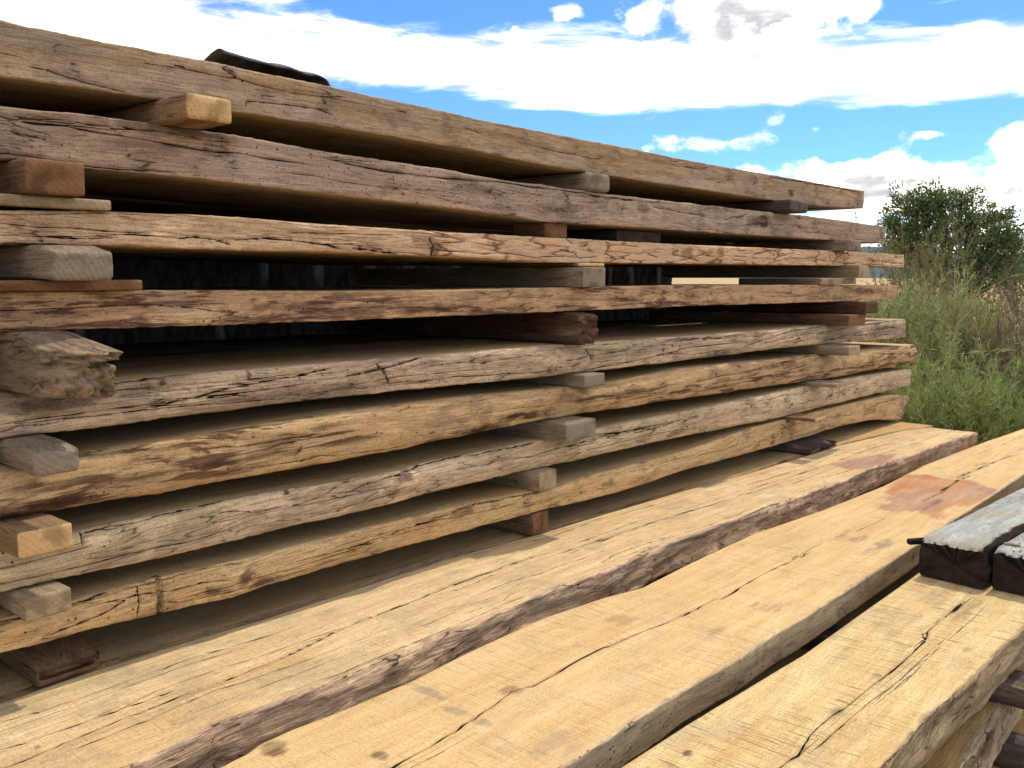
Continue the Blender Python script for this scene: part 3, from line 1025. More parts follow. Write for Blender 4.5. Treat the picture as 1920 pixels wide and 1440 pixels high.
def build_stickers():
    def roundtop(amount):
        def w(u, v, s, p, h):
            q = max(0.0, (-v - .86) / .14)
            return (p[0], p[1], p[2] - amount * q * q * (1 if s > 0 else .35) * abs(s))
        return w
    # left column, near the viewer, top to bottom
    sticker(1, 352, 437, 205, .10, MO, 'spacer block with bright orange sawn end under the topmost plank', r=.008, amp=.003, seed=1, warp=None)
    sticker(2, 48, 160, 335, .055, MB, 'brown spacer block beneath the wormholed second plank, at the left edge', seed=2, r=.005, amp=.002, f0=.27)
    sticker(2, -70, 211, 384, .02, MP, 'thin pale shim under the brown block on the third plank', f1=.255, depth=.5, name='wood_shim', cat='wood shim', seed=3, r=.004)
    sticker(3, 100, 215, 500, .10, MG, 'rounded grey spacer block between third and fourth planks, left side', f0=.26, r=.009, amp=.0025, seed=4, warp=roundtop(.012))
    sticker(3, -70, 268, 532, .03, MB, 'thin brown shim on the fourth plank under the grey block', f1=.245, depth=.5, name='wood_shim', cat='wood shim', seed=5, r=.004, amp=.002)

    def chunk(u, v, s, p, h):
        q = max(0.0, (-v - .70) / .30)
        n = mnoise.fractal(Vector((p[0] * 46, p[1] * 14, p[2] * 60)), .8, 2.2, 5)
        fib = mnoise.fractal(Vector((p[0] * 55, 3.3, p[2] * 75)), .7, 2.3, 5)        # torn fibres: each lane breaks at its own length
        y = p[1] + q * (.026 * fib + .07 * max(0, -u) + .03 * (s > .4) * (u > .1) * -1)
        x = p[0] + q * .004 * n
        z = p[2] - q * .025 * (s > 0) * s
        return (x, y, z)
    sticker(4, 106, 210, 680, .18, MGB, 'big splintered grey timber stub jutting out above the fifth plank', r=.005, amp=.003, seed=6, warp=chunk, n=(24, 70, 24), end_edge=.5)
    sticker(5, 62, 150, 845, .12, MG, 'rounded grey spacer block above the orange-tan sixth plank, left side', r=.009, amp=.0025, seed=7, warp=roundtop(.010))
    sticker(6, 32, 137, 1000, .09, MO, 'orange-ended spacer block between sixth and seventh planks, left side', r=.004, amp=.001, seed=8)
    sticker(7, 46, 135, 1110, .055, MP, 'pale square spacer block on the lowest front plank, left side', r=.005, amp=.001, seed=9)

    def wedge(u, v, s, p, h):
        yy = p[1] + h[1]                                     # distance behind the block's front end
        k = min(1.0, max(0.0, (yy) / .17))
        top = h[2] * (2 * (.30 + .70 * k)) - h[2]
        z = p[2] if s < 0 else -h[2] + (p[2] + h[2]) / (2 * h[2]) * (top + h[2])
        return (p[0], p[1], z)
    sticker(8, 70, 190, 1262, -.012, MB, 'brown wedge-ended timber under the lowest plank at the left edge', r=.005, amp=.003, seed=10, warp=wedge, end_edge=.6)
    # middle column
    sticker(1, 1102, 1146, 348, .02, MG, 'round-ended grey spacer block in the topmost gap, middle of the stack', r=.012, amp=.003, seed=11)
    sticker(2, 1022, 1063, 428, -.02, MB, 'small square brown spacer block above the flaky third plank', depth=.12, r=.003, seed=12, end_edge=.0)
    sticker(2, 1157, 1240, 447, -.10, MD, 'dark recessed spacer beside the see-through slot above the third plank', depth=.5, seed=13)
    sticker(3, 1094, 1136, 515, .05, MG, 'grey spacer block under the flaky third plank, middle of the stack', f1=.82, r=.004, seed=14, amp=.002)
    sticker(3, 1085, 1134, 495, .012, MO, 'thin orange shim wedged on the grey spacer below the third plank', f0=.83, depth=.4, name='wood_shim', cat='wood shim', seed=15)

    def frayed(u, v, s, p, h):
        q = max(0.0, (-v - .8) / .2)
        n = mnoise.fractal(Vector((p[0] * 40, p[1] * 9, p[2] * 70)), 1, 2, 3)
        return (p[0] + q * .008 * n, p[1] + q * .022 * n, p[2] - (q * .008 if s > .5 else 0))
    sticker(4, 1086, 1122, 615, .06, MR, 'frayed dark red-brown spacer block between fourth and fifth planks', r=.010, amp=.005, seed=16, warp=frayed, n=(12, 50, 14), end_edge=.7)
    sticker(5, 1096, 1134, 712, .05, MG, 'pale grey spacer block on the orange-tan sixth plank, middle', r=.003, seed=17)
    sticker(6, 1062, 1118, 806, .08, MG, 'grey spacer block resting on the pale checked seventh plank, middle', r=.003, seed=18)
    sticker(7, 1012, 1044, 890, .03, MP, 'small pale spacer block above the lowest front plank, middle', r=.003, seed=19)
    sticker(8, 1000, 1028, 976, .005, MB, 'upright brown spacer block under the lowest plank, middle', r=.002, seed=20, depth=.3)
    # far column
    sticker(1, 1484, 1516, 388, .07, MD, 'dark grey spacer block under the far end of the topmost plank', r=.010, amp=.003, seed=21)
    sticker(2, 1592, 1615, 461, .07, MG, 'weathered spacer block under the far end of the wormholed plank', r=.003, amp=.002, seed=22)
    sticker(3, 1610, 1628, 514, .07, MP, 'spacer block with pale end under the third plank, far end', f0=.36, r=.003, seed=23)
    sticker(3, 1540, 1606, 529, .01, MP, 'thin pale shim on the fourth plank at its far end', f1=.35, depth=.4, name='wood_shim', cat='wood shim', seed=24, r=.003)
    sticker(4, 1622, 1646, 585, .12, MR, 'upper dark timber of the pair beneath the fourth plank, far end', f0=.48, r=.004, seed=25, amp=.002, end_edge=.5)
    sticker(4, 1592, 1623, 600, .10, MB, 'lower brown timber of the pair on the fifth plank, far end', f1=.47, r=.004, seed=26)
    sticker(5, 1592, 1612, 660, .13, MP, 'pale-ended spacer block on the sixth plank, far end', r=.003, seed=27)
    sticker(6, 1569, 1588, 720, .13, MP, 'pale-ended spacer block on the seventh plank, far end', r=.003, seed=28)
    sticker(7, 1529, 1548, 780, .13, MO, 'light tan spacer block on the lowest plank, far end', r=.003, seed=29)

    def ramp(u, v, s, p, h):
        yy = p[1] + h[1]
        k = min(1.0, yy / .16)
        z = p[2] if s < 0 else -h[2] + (p[2] + h[2]) * (.08 + .92 * k)
        return (p[0], p[1], z)
    sticker(8, 1520, 1568, 845, .06, MD, 'tapered grey-brown timber under the lowest plank, far end', r=.006, seed=30, warp=ramp, end_edge=.5)


build_stickers()

# ------------------------------------------------------------------ the low pack in front
TH = .092


def edge_fn(pts, z0=LZ0, sl=LSL):
    q = np.array([on_z(x, y, z0, sl) for x, y in pts])
    o = np.argsort(q[:, 0])
    return q[o]


def top_xy(p, z0=LZ0, sl=LSL):
    q = on_z(p[0], p[1], z0, sl)
    return (q[0], q[1])


A_BACK = [(19, 1312), (112, 1278), (191, 1252), (356, 1200), (487, 1162), (640, 1113), (827, 1050), (992, 1006), (1075, 981), (1184, 949), (1277, 921), (1430, 880), (1570, 836), (1700, 806), (1800, 797)]
A_FRONT = [(240, 1440), (322, 1402), (405, 1357), (517, 1316), (640, 1270), (779, 1211), (902, 1159), (996, 1117), (1090, 1084), (1195, 1044), (1280, 1007), (1407, 967), (1490, 934), (1547, 913), (1647, 873), (1747, 837), (1813, 817), (1850, 806)]
B_BACK = [(405, 1440), (461, 1412), (484, 1395), (540, 1369), (640, 1331), (771, 1275), (872, 1224), (1015, 1159), (1127, 1121), (1202, 1102), (1277, 1063), (1411, 1001), (1542, 956), (1655, 911), (1730, 873), (1787, 851), (1847, 828), (1880, 817), (1920, 803)]
B_FRONT = [(1055, 1440), (1160, 1372), (1280, 1293), (1381, 1237), (1452, 1189), (1505, 1159), (1599, 1099), (1692, 1039)]
C_BACK = [(1157, 1440), (1280, 1361), (1505, 1226), (1711, 1080)]
C_FRONT = [(1670, 1440), (1767, 1331), (1854, 1249), (1920, 1177)]
PACK = {}


def pack_board(key, back, front, xa, xb, mat, label, n=640, nt=64, seed=0, z0=LZ0, sl=LSL, px=None, thick=TH, **kw):
    b = edge_fn(back, z0, sl)
    f = edge_fn(front, z0, sl)
    if px:
        xs = np.linspace(px[0], px[1], n)
        mid = [(on_z(x, px[2] + (px[3] - px[2]) * k / (n - 1), z0, sl)[0]) for k, x in enumerate(xs)]
        X = np.array(mid)
        X = np.maximum.accumulate(X + np.arange(n) * 1e-7)
    else:
        X = np.linspace(xa, xb, n)
    if xa < X[0] - .02:
        X = np.concatenate([np.linspace(xa, X[0], 40)[:-1], X])
    if xb > X[-1] + .02:
        X = np.concatenate([X, np.linspace(X[-1], xb, 60)[1:]])
    X = X[(X >= xa) & (X <= xb)]

    def ext(q):
        y = np.interp(X, q[:, 0], q[:, 1])
        return y
    yb, yf = ext(b), ext(f)
    ker = np.hanning(9)
    ker /= ker.sum()
    yb = np.convolve(np.pad(yb, 4, 'edge'), ker, 'valid')
    yf = np.convolve(np.pad(yf, 4, 'edge'), ker, 'valid')
    zt = z0 + sl * X
    o = make_board('wood_plank', X, yf, yb, zt, zt - thick, mat, nf=18, nt=nt, nb=5, seed=seed, uniform_top=True, **kw)
    tag(o, label, 'plank', 'planks of the low pack')
    PACK[key] = (X, yf, yb)
    return o


MA = wood_mat('low_plank_wood_a', top=((230, 200, 150), (214, 178, 126)), edge=((198, 174, 140), (160, 136, 108)), grey=((232, 214, 186), 1.0),
              streak=((120, 88, 64), .5), check=1.0, bark=.25, saw=.3, off=(1, 5, 9), bump=.8, tex=.8)
MBm = wood_mat('low_plank_wood_b', top=((220, 188, 136), (208, 170, 116)), edge=((216, 190, 148), (202, 174, 130)), grey=((190, 176, 148), .1),
               streak=((110, 84, 60), .1), check=.0, worm=.45, saw=.5, off=(4, 2, 3), bump=.4, tex=.45)
MC = wood_mat('low_plank_wood_c', top=((220, 194, 140), (206, 172, 116)), edge=((176, 152, 116), (140, 114, 82)), grey=((168, 156, 134), .4),
              streak=((74, 50, 36), .6), check=.4, saw=.95, off=(8, 6, 1), bump=.6, tex=.7)


def tf(lst, z0=LZ0, sl=LSL):
    return [([top_xy(p, z0, sl) for p in c], w * .001) for c, w in lst]


def ts(lst, z0=LZ0, sl=LSL):
    return [(*top_xy((x, y), z0, sl), a, b, c) for x, y, a, b, c in lst]


Z_A = LZ0 + .004
pack_board('A', A_BACK, A_FRONT, -.3, on_z(1848, 812, LZ0, LSL)[0], MA,
           'long sunlit plank next to the tall stack with rough dark bark edge and long split', px=(0, 1848, 1400, 805), seed=31, amp_f=.005, r=.006, wane=.0, auto_t=34,
           cracks_t=tf([([(0, 1354), (139, 1312), (337, 1241), (487, 1196), (560, 1172)], 1.5), ([(0, 1406), (105, 1372), (240, 1324), (330, 1292)], 1.5),
                        ([(225, 1350), (337, 1305), (412, 1279), (525, 1234), (637, 1179), (827, 1104), (966, 1054), (1006, 1040)], 2.9),
                        ([(977, 1061), (1067, 1031), (1165, 997), (1277, 962), (1400, 925), (1480, 900)], 2.0), ([(1125, 1056), (1150, 1040), (1200, 1022), (1260, 1003)], 1.4),
                        ([(1480, 893), (1560, 868), (1640, 838), (1680, 828)], 2.0), ([(1640, 880), (1665, 868)], 2.), ([(1690, 840), (1760, 815), (1800, 803)], 2.4), ([(1540, 895), (1600, 880)], 1.5)]),
           stains_t=ts([(1080, 1033, .03, .008, .8), (72, 1401, .006, .004, .7), (47, 1325, .006, .004, .9), (1660, 850, .12, .012, .35)]),
           reds_t=[[top_xy(p) for p in [(1560, 872), (1620, 855), (1680, 850), (1665, 866), (1640, 878), (1590, 880)]]],
           greys_t=ts([(360, 1290, .05, .03, .25), (1360, 945, .08, .03, .25)]))
pack_board('B', B_BACK, B_FRONT, -.3, 5.6, MBm,
           'wide smooth yellow plank with central split and reddish wet stain', px=(430, 1920, 1440, 840), seed=37, amp_f=.0008, amp_t=.0004, r=.0025, auto_t=4, thick=.066,
           cracks_t=tf([([(600, 1500), (730, 1440), (805, 1399), (895, 1342), (940, 1312), (959, 1296), (996, 1286), (1090, 1234), (1176, 1196), (1280, 1153), (1355, 1116)], 2.4),
                        ([(1350, 1124), (1430, 1076), (1494, 1046), (1520, 1036)], 1.9), ([(1484, 1046), (1542, 1018)], 1.3), ([(1602, 997), (1662, 971)], 1.2),
                        ([(1728, 940), (1753, 928), (1773, 920)], 2.6), ([(1762, 921), (1780, 911), (1797, 899), (1820, 891)], 4.5), ([(1792, 896), (1842, 875), (1880, 860), (1910, 850)], 3.6)]),
           stains_t=ts([(517, 1402, .022, .02, .8), (959, 1296, .022, .016, .5), (1165, 1159, .035, .03, .3), (711, 1417, .012, .012, .7), (1079, 1211, .02, .01, .4), (1456, 1136, .07, .016, .35), (1474, 1133, .02, .008, .7), (1418, 1132, .03, .006, .7),
                        (1340, 1184, .03, .016, .3), (1750, 945, .1, .01, .45), (1842, 872, .10, .02, .4), (1762, 897, .02, .008, .8), (1586, 1000, .1, .012, .4)]),
           reds_t=[[top_xy((1600 + x / 6, 860 + y / 6)) for x, y in [(600, 180), (830, 180), (1050, 230), (1300, 240), (1480, 310), (1640, 350), (1580, 400), (1440, 480), (1330, 530), (1150, 530), (1020, 560), (1030, 640), (940, 680), (820, 640), (720, 590), (560, 590), (460, 610), (330, 570), (260, 530), (420, 490), (330, 440), (440, 420), (340, 370), (400, 310), (480, 240)]]],
           greys_t=ts([(810, 1300, .012, .07, .5), (860, 1335, .012, .07, .45), (1610, 1010, .05, .02, .5), (1650, 1023, .09, .02, .6), (1040, 1400, .06, .03, .3)]))
pack_board('C', C_BACK, C_FRONT, -.3, 5.2, MC,
           'yellow plank nearest the viewer with wandering crack and fine saw marks', px=(1200, 1880, 1500, 1090), n=560, nt=60, seed=43, amp_f=.004, amp_t=.0006, r=.003, wane=.0, thick=.074, auto_t=4,
           cracks_t=tf([([(1440, 1455), (1460, 1440), (1497, 1414), (1520, 1376), (1557, 1342), (1644, 1279), (1692, 1241), (1734, 1200), (1745, 1177), (1779, 1151), (1827, 1116)], 2.1), ([(1729, 1186), (1735, 1202)], 1.6)]),
           stains_t=ts([(1810, 1140, .12, .02, .35), (1567, 1335, .03, .012, .5), (1812, 1217, .025, .012, .45), (1640, 1270, .02, .01, .45), (1290, 1413, .01, .006, .8), (1760, 1110, .06, .02, .3)]))
# board under the tall stack, same layer
X = np.linspace(-.3, on_z(1758, 797, LZ0, LSL)[0], 160)
Xa, yfa, yba = PACK['A']
yf = np.interp(X, Xa, yba) + .022
o = make_board('wood_plank', X, yf, np.full(len(X), 2.1), LZ0 + LSL * X - .004, LZ0 + LSL * X - TH, BM[1], nf=8, nt=24, nb=4, seed=51, auto_t=6)
tag(o, 'shaded plank of the low pack lying under the tall stack', 'plank', 'planks of the low pack')
X = np.linspace(-.3, 5.0, 60)
o = make_board('wood_plank', X, np.full(60, 2.12), np.full(60, 2.62), LZ0 + LSL * X - .004, LZ0 + LSL * X - TH, BM[0], nf=6, nt=4, nb=3, seed=52)
tag(o, 'hindmost plank of the low pack under the rear of the tall stack', 'plank', 'planks of the low pack')

# layers below
LAYER = .138
MD1 = wood_mat('under_plank_wood', top=((206, 166, 104), (186, 142, 84)), edge=((186, 166, 132), (146, 122, 92)), grey=((176, 166, 146), .5),
               streak=((80, 56, 40), .6), check=.5, off=(2, 9, 4), saw=.5)
for k in range(1, 5):
    z0 = LZ0 - LAYER * k
    last = k == 4
    fy = .02 * math.sin(k * 1.9)
    if k == 1:
        q = edge_fn([(1790, 1440), (1914, 1275)], z0, LSL)
        y1 = float(q[:, 1].mean())
    else:
        y1 = .30 + fy
    for r_, (ya, yb_, lab) in enumerate([(y1, .72, 'nearest'), (.76, 1.16, 'second'), (1.20, 1.62, 'third'), (1.66, 2.12, 'hindmost')]):
        dense = r_ == 0 and k < 3
        X = np.linspace(-.3, 5.0, 420 if dense else 50)
        yf = ya + .008 * fbm(X * 1.3, X * 0 + k, 80 + k * 4 + r_, 3)
        o = make_board('wood_plank', X, yf, np.full(len(X), yb_), z0 + LSL * X, z0 + LSL * X - TH, MD1 if r_ == 0 else BM[(k + r_) % 2],
                       nf=16 if dense else 6, nt=30 if dense else 4, nb=3, seed=90 + k * 4 + r_, uniform_top=True, amp_f=.005 if dense else .001, r=.008, wane=.004, auto_t=4 if dense else 0)
        tag(o, '%s board of the low pack, %s layer from its top' % (lab, ['', 'second', 'third', 'fourth', 'lowest'][k]), 'plank', 'planks of the low pack')
    for j, (xx, w_) in enumerate([(.35, .09), (2.06, .10), (3.6, .1), (4.6, .1)]):
        zz = LZ0 + LSL * xx - LAYER * k
        yy0 = {0: .5, 1: .33}.get(j, .34)
        o = block('spacer_block', xx - w_ / 2, xx + w_ / 2, yy0, 2.3, zz + .0008 + abs(LSL) * w_ / 2, zz + LAYER - TH - abs(LSL) * w_ / 2 - .0008, MD, seed=60 + k * 4 + j, n=(4, 20, 4), r=.004)
        tag(o, 'dark spacer in the low pack, %s gap from its top, %s across' % (['', 'first', 'second', 'third', 'lowest'][k], ['first', 'second', 'third', 'fourth'][j]), 'wood block', 'spacers of the low pack')
for j, xx in enumerate([.35, 2.3, 4.5]):
    zt_ = LZ0 + LSL * xx - LAYER * 4 - TH
    o = block('bearer_timber', xx - .08, xx + .08, .25, 2.6, -.03, zt_ - .001 - .0016, MD, seed=80 + j, n=(4, 20, 4), r=.01)
    tag(o, 'heavy dark bearer on the ground carrying the low pack, %s along' % ['first', 'second', 'third'][j], 'timber', 'bearers under the low pack')
zz = LZ0 - LAYER * 2 + LSL * 1.55
o = block('wood_block', 1.56, 1.66, .355, .60, zz + .002, zz + .044, MG, seed=99, n=(6, 10, 6), r=.004)
tag(o, 'small grey offcut lying on the third layer of the low pack, bottom right corner', 'wood block')

# ------------------------------------------------------------------ two dark weathered beams lying on the low pack
MBEAM = wood_mat('beam_wood', spec=0.02, top=((190, 190, 178), (156, 156, 148)), edge=((64, 55, 47), (38, 32, 28)), grey=((84, 76, 68), .3), streak=((14, 12, 10), .6),
                 check=.3, saw=.0, speck=.9, off=(6, 6, 6), endc=((66, 56, 47), (36, 30, 26)), bump=.9)


def beams():
    zb_ = LZ0 + LSL * 2.3 + .0035
    hgt = .098
    e1 = on_z(1726, 1006, zb_ + hgt)
    f1 = on_z(1920, 905, zb_ + hgt)
    s1 = on_z(1832, 1030, zb_ + hgt)
    s2 = on_z(1920, 985, zb_ + hgt)
    dirv = (f1 - e1)[:2]
    ang = math.atan2(dirv[1], dirv[0])
    wid = .150
    for k in (0, 1):
        L = 1.9
        X = np.concatenate([np.linspace(0, 1.0, 240), np.linspace(1.0, L, 60)[1:]])
        wob = .003 * fbm(X * 3, X * 0 + k, 120 + k, 3)
        crown = np.where(X < .03, -.012 * (1 - X / .03) ** 2, 0)
        o = make_board('weathered_beam', X, wob, wid + wob, hgt + crown + .002 * fbm(X * 5, X * 0, 130 + k, 3), X * 0, MBEAM, nf=14, nt=40, nb=4, r=.011, seed=140 + k,
                       uniform_top=True, wane=.002, amp_t=.0016, amp_f=.004, end_edge=.6, auto_t=8, jag=.012)
        rot = Matrix.Rotation(ang, 4, 'Z')
        # near-end corner of the left arris is e1; beams lie side by side towards the viewer
        nrm = np.array([math.sin(ang), -math.cos(ang)])
        base = e1[:2] + nrm * (wid * (k + 1) + .012 * k) + np.array([math.cos(ang), math.sin(ang)]) * (.0 + .02 * k)
        tilt = math.atan(LSL)
        o.matrix_world = Matrix.Translation((base[0], base[1], zb_ + LSL * (base[0] - 2.3) * 0 + .0)) @ rot @ Matrix.Rotation(-tilt, 4, 'Y')
        tag(o, ['silvery weathered beam with black end, the left one lying across the yellow planks', 'silvery weathered beam with black end, the right one with a chip on top'][k], 'beam', 'pair of weathered beams')
    a = on_z(1685, 1022, zb_ + hgt * .62)
    b = on_z(1728, 1019, zb_ + hgt * .62)
    d = b - a
    L = np.linalg.norm(d)
    o = block('wood_splinter', 0, L * .6 + .06, -.009, .009, -.006, .008, MBEAM, axis='X', r=.004, amp=.004, seed=150, n=(14, 5, 5), freq=40)
    mid = a + d / L * (L * .7 + .03)
    o.location = (mid[0], mid[1], mid[2])
    o.rotation_euler = (0, 0, math.atan2(d[1], d[0]))
    tag(o, 'black splinter sticking out from the left beam end', 'splinter')
    a = on_z(1898, 1018, zb_ + hgt + .006)
    o = block('wood_chip', -.018, .018, -.006, .006, 0, .006, MP, axis='X', r=.004, amp=.003, seed=151, n=(10, 6, 4))
    o.location = (a[0], a[1], zb_ + hgt + .001 + LSL * (a[0] - 2.3))
    o.rotation_euler = (0, 0, math.radians(-75))
    tag(o, 'small brown wood chip on top of the right weathered beam', 'wood chip')


beams()

# ------------------------------------------------------------------ black sheet on top of the stack, tarp behind it
MT = flat_mat('black_sheet', (46, 44, 47), (96, 94, 98), 14, .8, .4, .004, (3, 1, 1))


def sheet_from_grid(name, top, mat, th):
    R, N = top.shape[:2]
    du = np.gradient(top, axis=1)
    dv = np.gradient(top, axis=0)
    nr = np.cross(du, dv)
    nr /= np.linalg.norm(nr, axis=-1, keepdims=True) + 1e-9
    bot = top - nr * th
    v = np.concatenate([top.reshape(-1, 3), bot.reshape(-1, 3)])
    i = np.arange(R * N).reshape(R, N)
    j = i + R * N
    f = [np.stack([i[:-1, :-1], i[:-1, 1:], i[1:, 1:], i[1:, :-1]], -1).reshape(-1, 4),
         np.stack([j[:-1, :-1], j[1:, :-1], j[1:, 1:], j[:-1, 1:]], -1).reshape(-1, 4)]
    loop = np.concatenate([i[0, :], i[1:, -1], i[-1, -2::-1], i[-2:0:-1, 0]])
    l2 = np.roll(loop, -1)
    f.append(np.stack([loop, loop + R * N, l2 + R * N, l2], -1))
    return mesh_obj(name, v, np.concatenate(f), mat, origin=tuple(top.reshape(-1, 3).mean(0)))


def sheets():
    X0, zt0, _, yf0 = PROFILE[1]
    xa, xb = on_y(412, 120, D + .03)[0], on_y(610, 157, D + .03)[0]
    us = np.linspace(0, 1, 50)
    g = []
    for v in np.linspace(0, 1, 18):
        row = []
        for u in us:
            x = xa + (xb - xa) * u + .012 * (1 - u) * math.sin(v * 3)
            zt = np.interp(x, X0, zt0)
            hump = .032 * math.sin(math.pi * min(1, .10 + v * .9)) ** .45 * (1 if u < .86 else max(0.0, 1 - ((u - .86) / .14) ** 2) ** .5)
            hump *= 1.0 - .18 * u + .05 * math.sin(u * 14)
            curl = .004 * max(0, 1 - u / .05)
            row.append((x, D + .012 + .10 * v, zt + .004 + hump + curl * math.sin(math.pi * min(1, v * 1.2)) + .0008 * math.sin(u * 23 + v * 5)))
        g.append(row)
    o = sheet_from_grid('black_sheet', np.array(g), MT, .003)
    tag(o, 'curled scrap of black sheeting lying on top of the topmost plank', 'tarp')
    g = []
    for v in np.linspace(0, 1, 26):
        row = []
        for u in np.linspace(0, 1, 130):
            x = -.25 + 4.75 * u
            z = (1.80 - .24 * min(1, max(0, (u - .38) / .1))) * (1 - v) + 1.0 * v + .015 * math.sin(u * 19)
            y = D + 2 * WD + .06 + .018 * math.sin(u * 57 + v * 3) + .012 * math.sin(u * 131 - v * 4) + .02 * v
            row.append((x, y, z))
        g.append(row)
    o = sheet_from_grid('black_tarp', np.array(g), MT, .003)
    tag(o, 'dark bluish tarp hanging behind the tall stack, seen through its gaps', 'tarp')


sheets()

# ------------------------------------------------------------------ vegetation
def leaf_mat(name, c1, c2, c3, trans=.35, vary=0.0):
    m = bpy.data.materials.new(name)
    m.use_nodes = True
    T = NT(m.node_tree)
    out = T.n['Material Output']
    T.n.remove(T.n['Principled BSDF'])
    tc = T.node('ShaderNodeTexCoord')
    info = T.node('ShaderNodeNewGeometry')
    rp = info.outputs['Random Per Island']
    n = T.noise(tc.outputs['Object'], 2.2, 4, .6)
    c = T.mix(T.step(rp, .1, .9), lin(*c1), lin(*c2))
    c = T.mix(T.math('MULTIPLY', T.step(n, .45, .65), .7), c, lin(*c3))
    oi = T.node('ShaderNodeObjectInfo')
    c = T.mix(T.step(oi.outputs['Random'], .1, 1.0, 0.0, vary), c, lin(158, 140, 92))
    c = T.mix(T.step(oi.outputs['Random'], .0, .5, vary * .6, 0.0), c, lin(70, 92, 62))
    d = T.node('ShaderNodeBsdfPrincipled')
    T.l.new(c, d.inputs['Base Color'])
    d.inputs['Roughness'].default_value = .6
    d.inputs['Specular IOR Level'].default_value = .3
    t = T.node('ShaderNodeBsdfTranslucent')
    T.l.new(T.mix(.5, c, lin(150, 160, 60)), t.inputs[0])
    mx = T.node('ShaderNodeMixShader')
    mx.inputs[0].default_value = trans
    T.l.new(d.outputs[0], mx.inputs[1])
    T.l.new(t.outputs[0], mx.inputs[2])
    T.l.new(mx.outputs[0], out.inputs[0])
    return m


def leaves_geo(pos, dirs, length, width, r):
    """folded leaf blades: two quads each"""
    n = len(pos)
    dirs = dirs / (np.linalg.norm(dirs, axis=1, keepdims=True) + 1e-9)
    rv = r.normal(size=(n, 3))
    side = np.cross(dirs, rv)
    side /= np.linalg.norm(side, axis=1, keepdims=True) + 1e-9
    nr = np.cross(side, dirs)
    L = (length * (.6 + .8 * r.random(n)))[:, None]
    W = (width * (.6 + .8 * r.random(n)))[:, None]
    a = pos
    b = pos + dirs * L * .45 + side * W * .5 + nr * L * .05
    c = pos + dirs * L - nr * L * .12
    d = pos + dirs * L * .45 - side * W * .5 + nr * L * .05
    v = np.stack([a, b, c, d], 1).reshape(-1, 3)
    f = np.arange(4 * n).reshape(n, 4)
    return v, f


def tube(pts, rad, k=4):
    pts = np.asarray(pts, float)
    rad = np.asarray(rad, float) * np.ones(len(pts))
    tg = np.gradient(pts, axis=0)
    tg /= np.linalg.norm(tg, axis=1, keepdims=True) + 1e-9
    ref = np.array([0.31, .77, .12])
    s = np.cross(tg, ref)
    s /= np.linalg.norm(s, axis=1, keepdims=True) + 1e-9
    t = np.cross(tg, s)
    a = np.linspace(0, 2 * math.pi, k, endpoint=False)
    v = pts[:, None] + rad[:, None, None] * (np.cos(a)[None, :, None] * s[:, None] + np.sin(a)[None, :, None] * t[:, None])
    n = len(pts)
    i = np.arange(n * k).reshape(n, k)
    j = np.roll(i, -1, 1)
    f = np.stack([i[:-1], j[:-1], j[1:], i[1:]], -1).reshape(-1, 4)
    return v.reshape(-1, 3), f


class Geo:
    def __init__(self):
        self.v, self.f, self.n = [], [], 0

    def add(self, v, f):
        self.v.append(v)
        self.f.append(f + self.n)
        self.n += len(v)

    def obj(self, name, mat, parent=None, smooth=False):
        return mesh_obj(name, np.concatenate(self.v), np.concatenate(self.f), mat, parent, smooth)


LEAF_TREE = leaf_mat('tree_leaf', (66, 86, 54), (94, 112, 70), (58, 74, 52), .25)
LEAF_WEED = leaf_mat('weed_leaf', (108, 130, 74), (152, 164, 106), (136, 126, 88), .25, .6)
LEAF_GREEN = leaf_mat('low_weed_leaf', (126, 142, 72), (158, 168, 96), (116, 126, 72), .3, .4)
LEAF_OLIVE = leaf_mat('saltbush_leaf', (92, 98, 58), (112, 110, 70), (112, 92, 70), .25)
DRY = leaf_mat('dry_grass_blade', (186, 158, 104), (208, 180, 124), (160, 136, 88), .3)
BARK = flat_mat('tree_bark', (84, 72, 60), (58, 50, 42), 20, .9, .6, .02)
TWIG = flat_mat('dead_twig', (150, 124, 98), (108, 88, 72), 20, .9, .3, .01)
STEM = flat_mat('weed_stem', (170, 174, 124), (182, 168, 128), 20, .9, .3, .01)


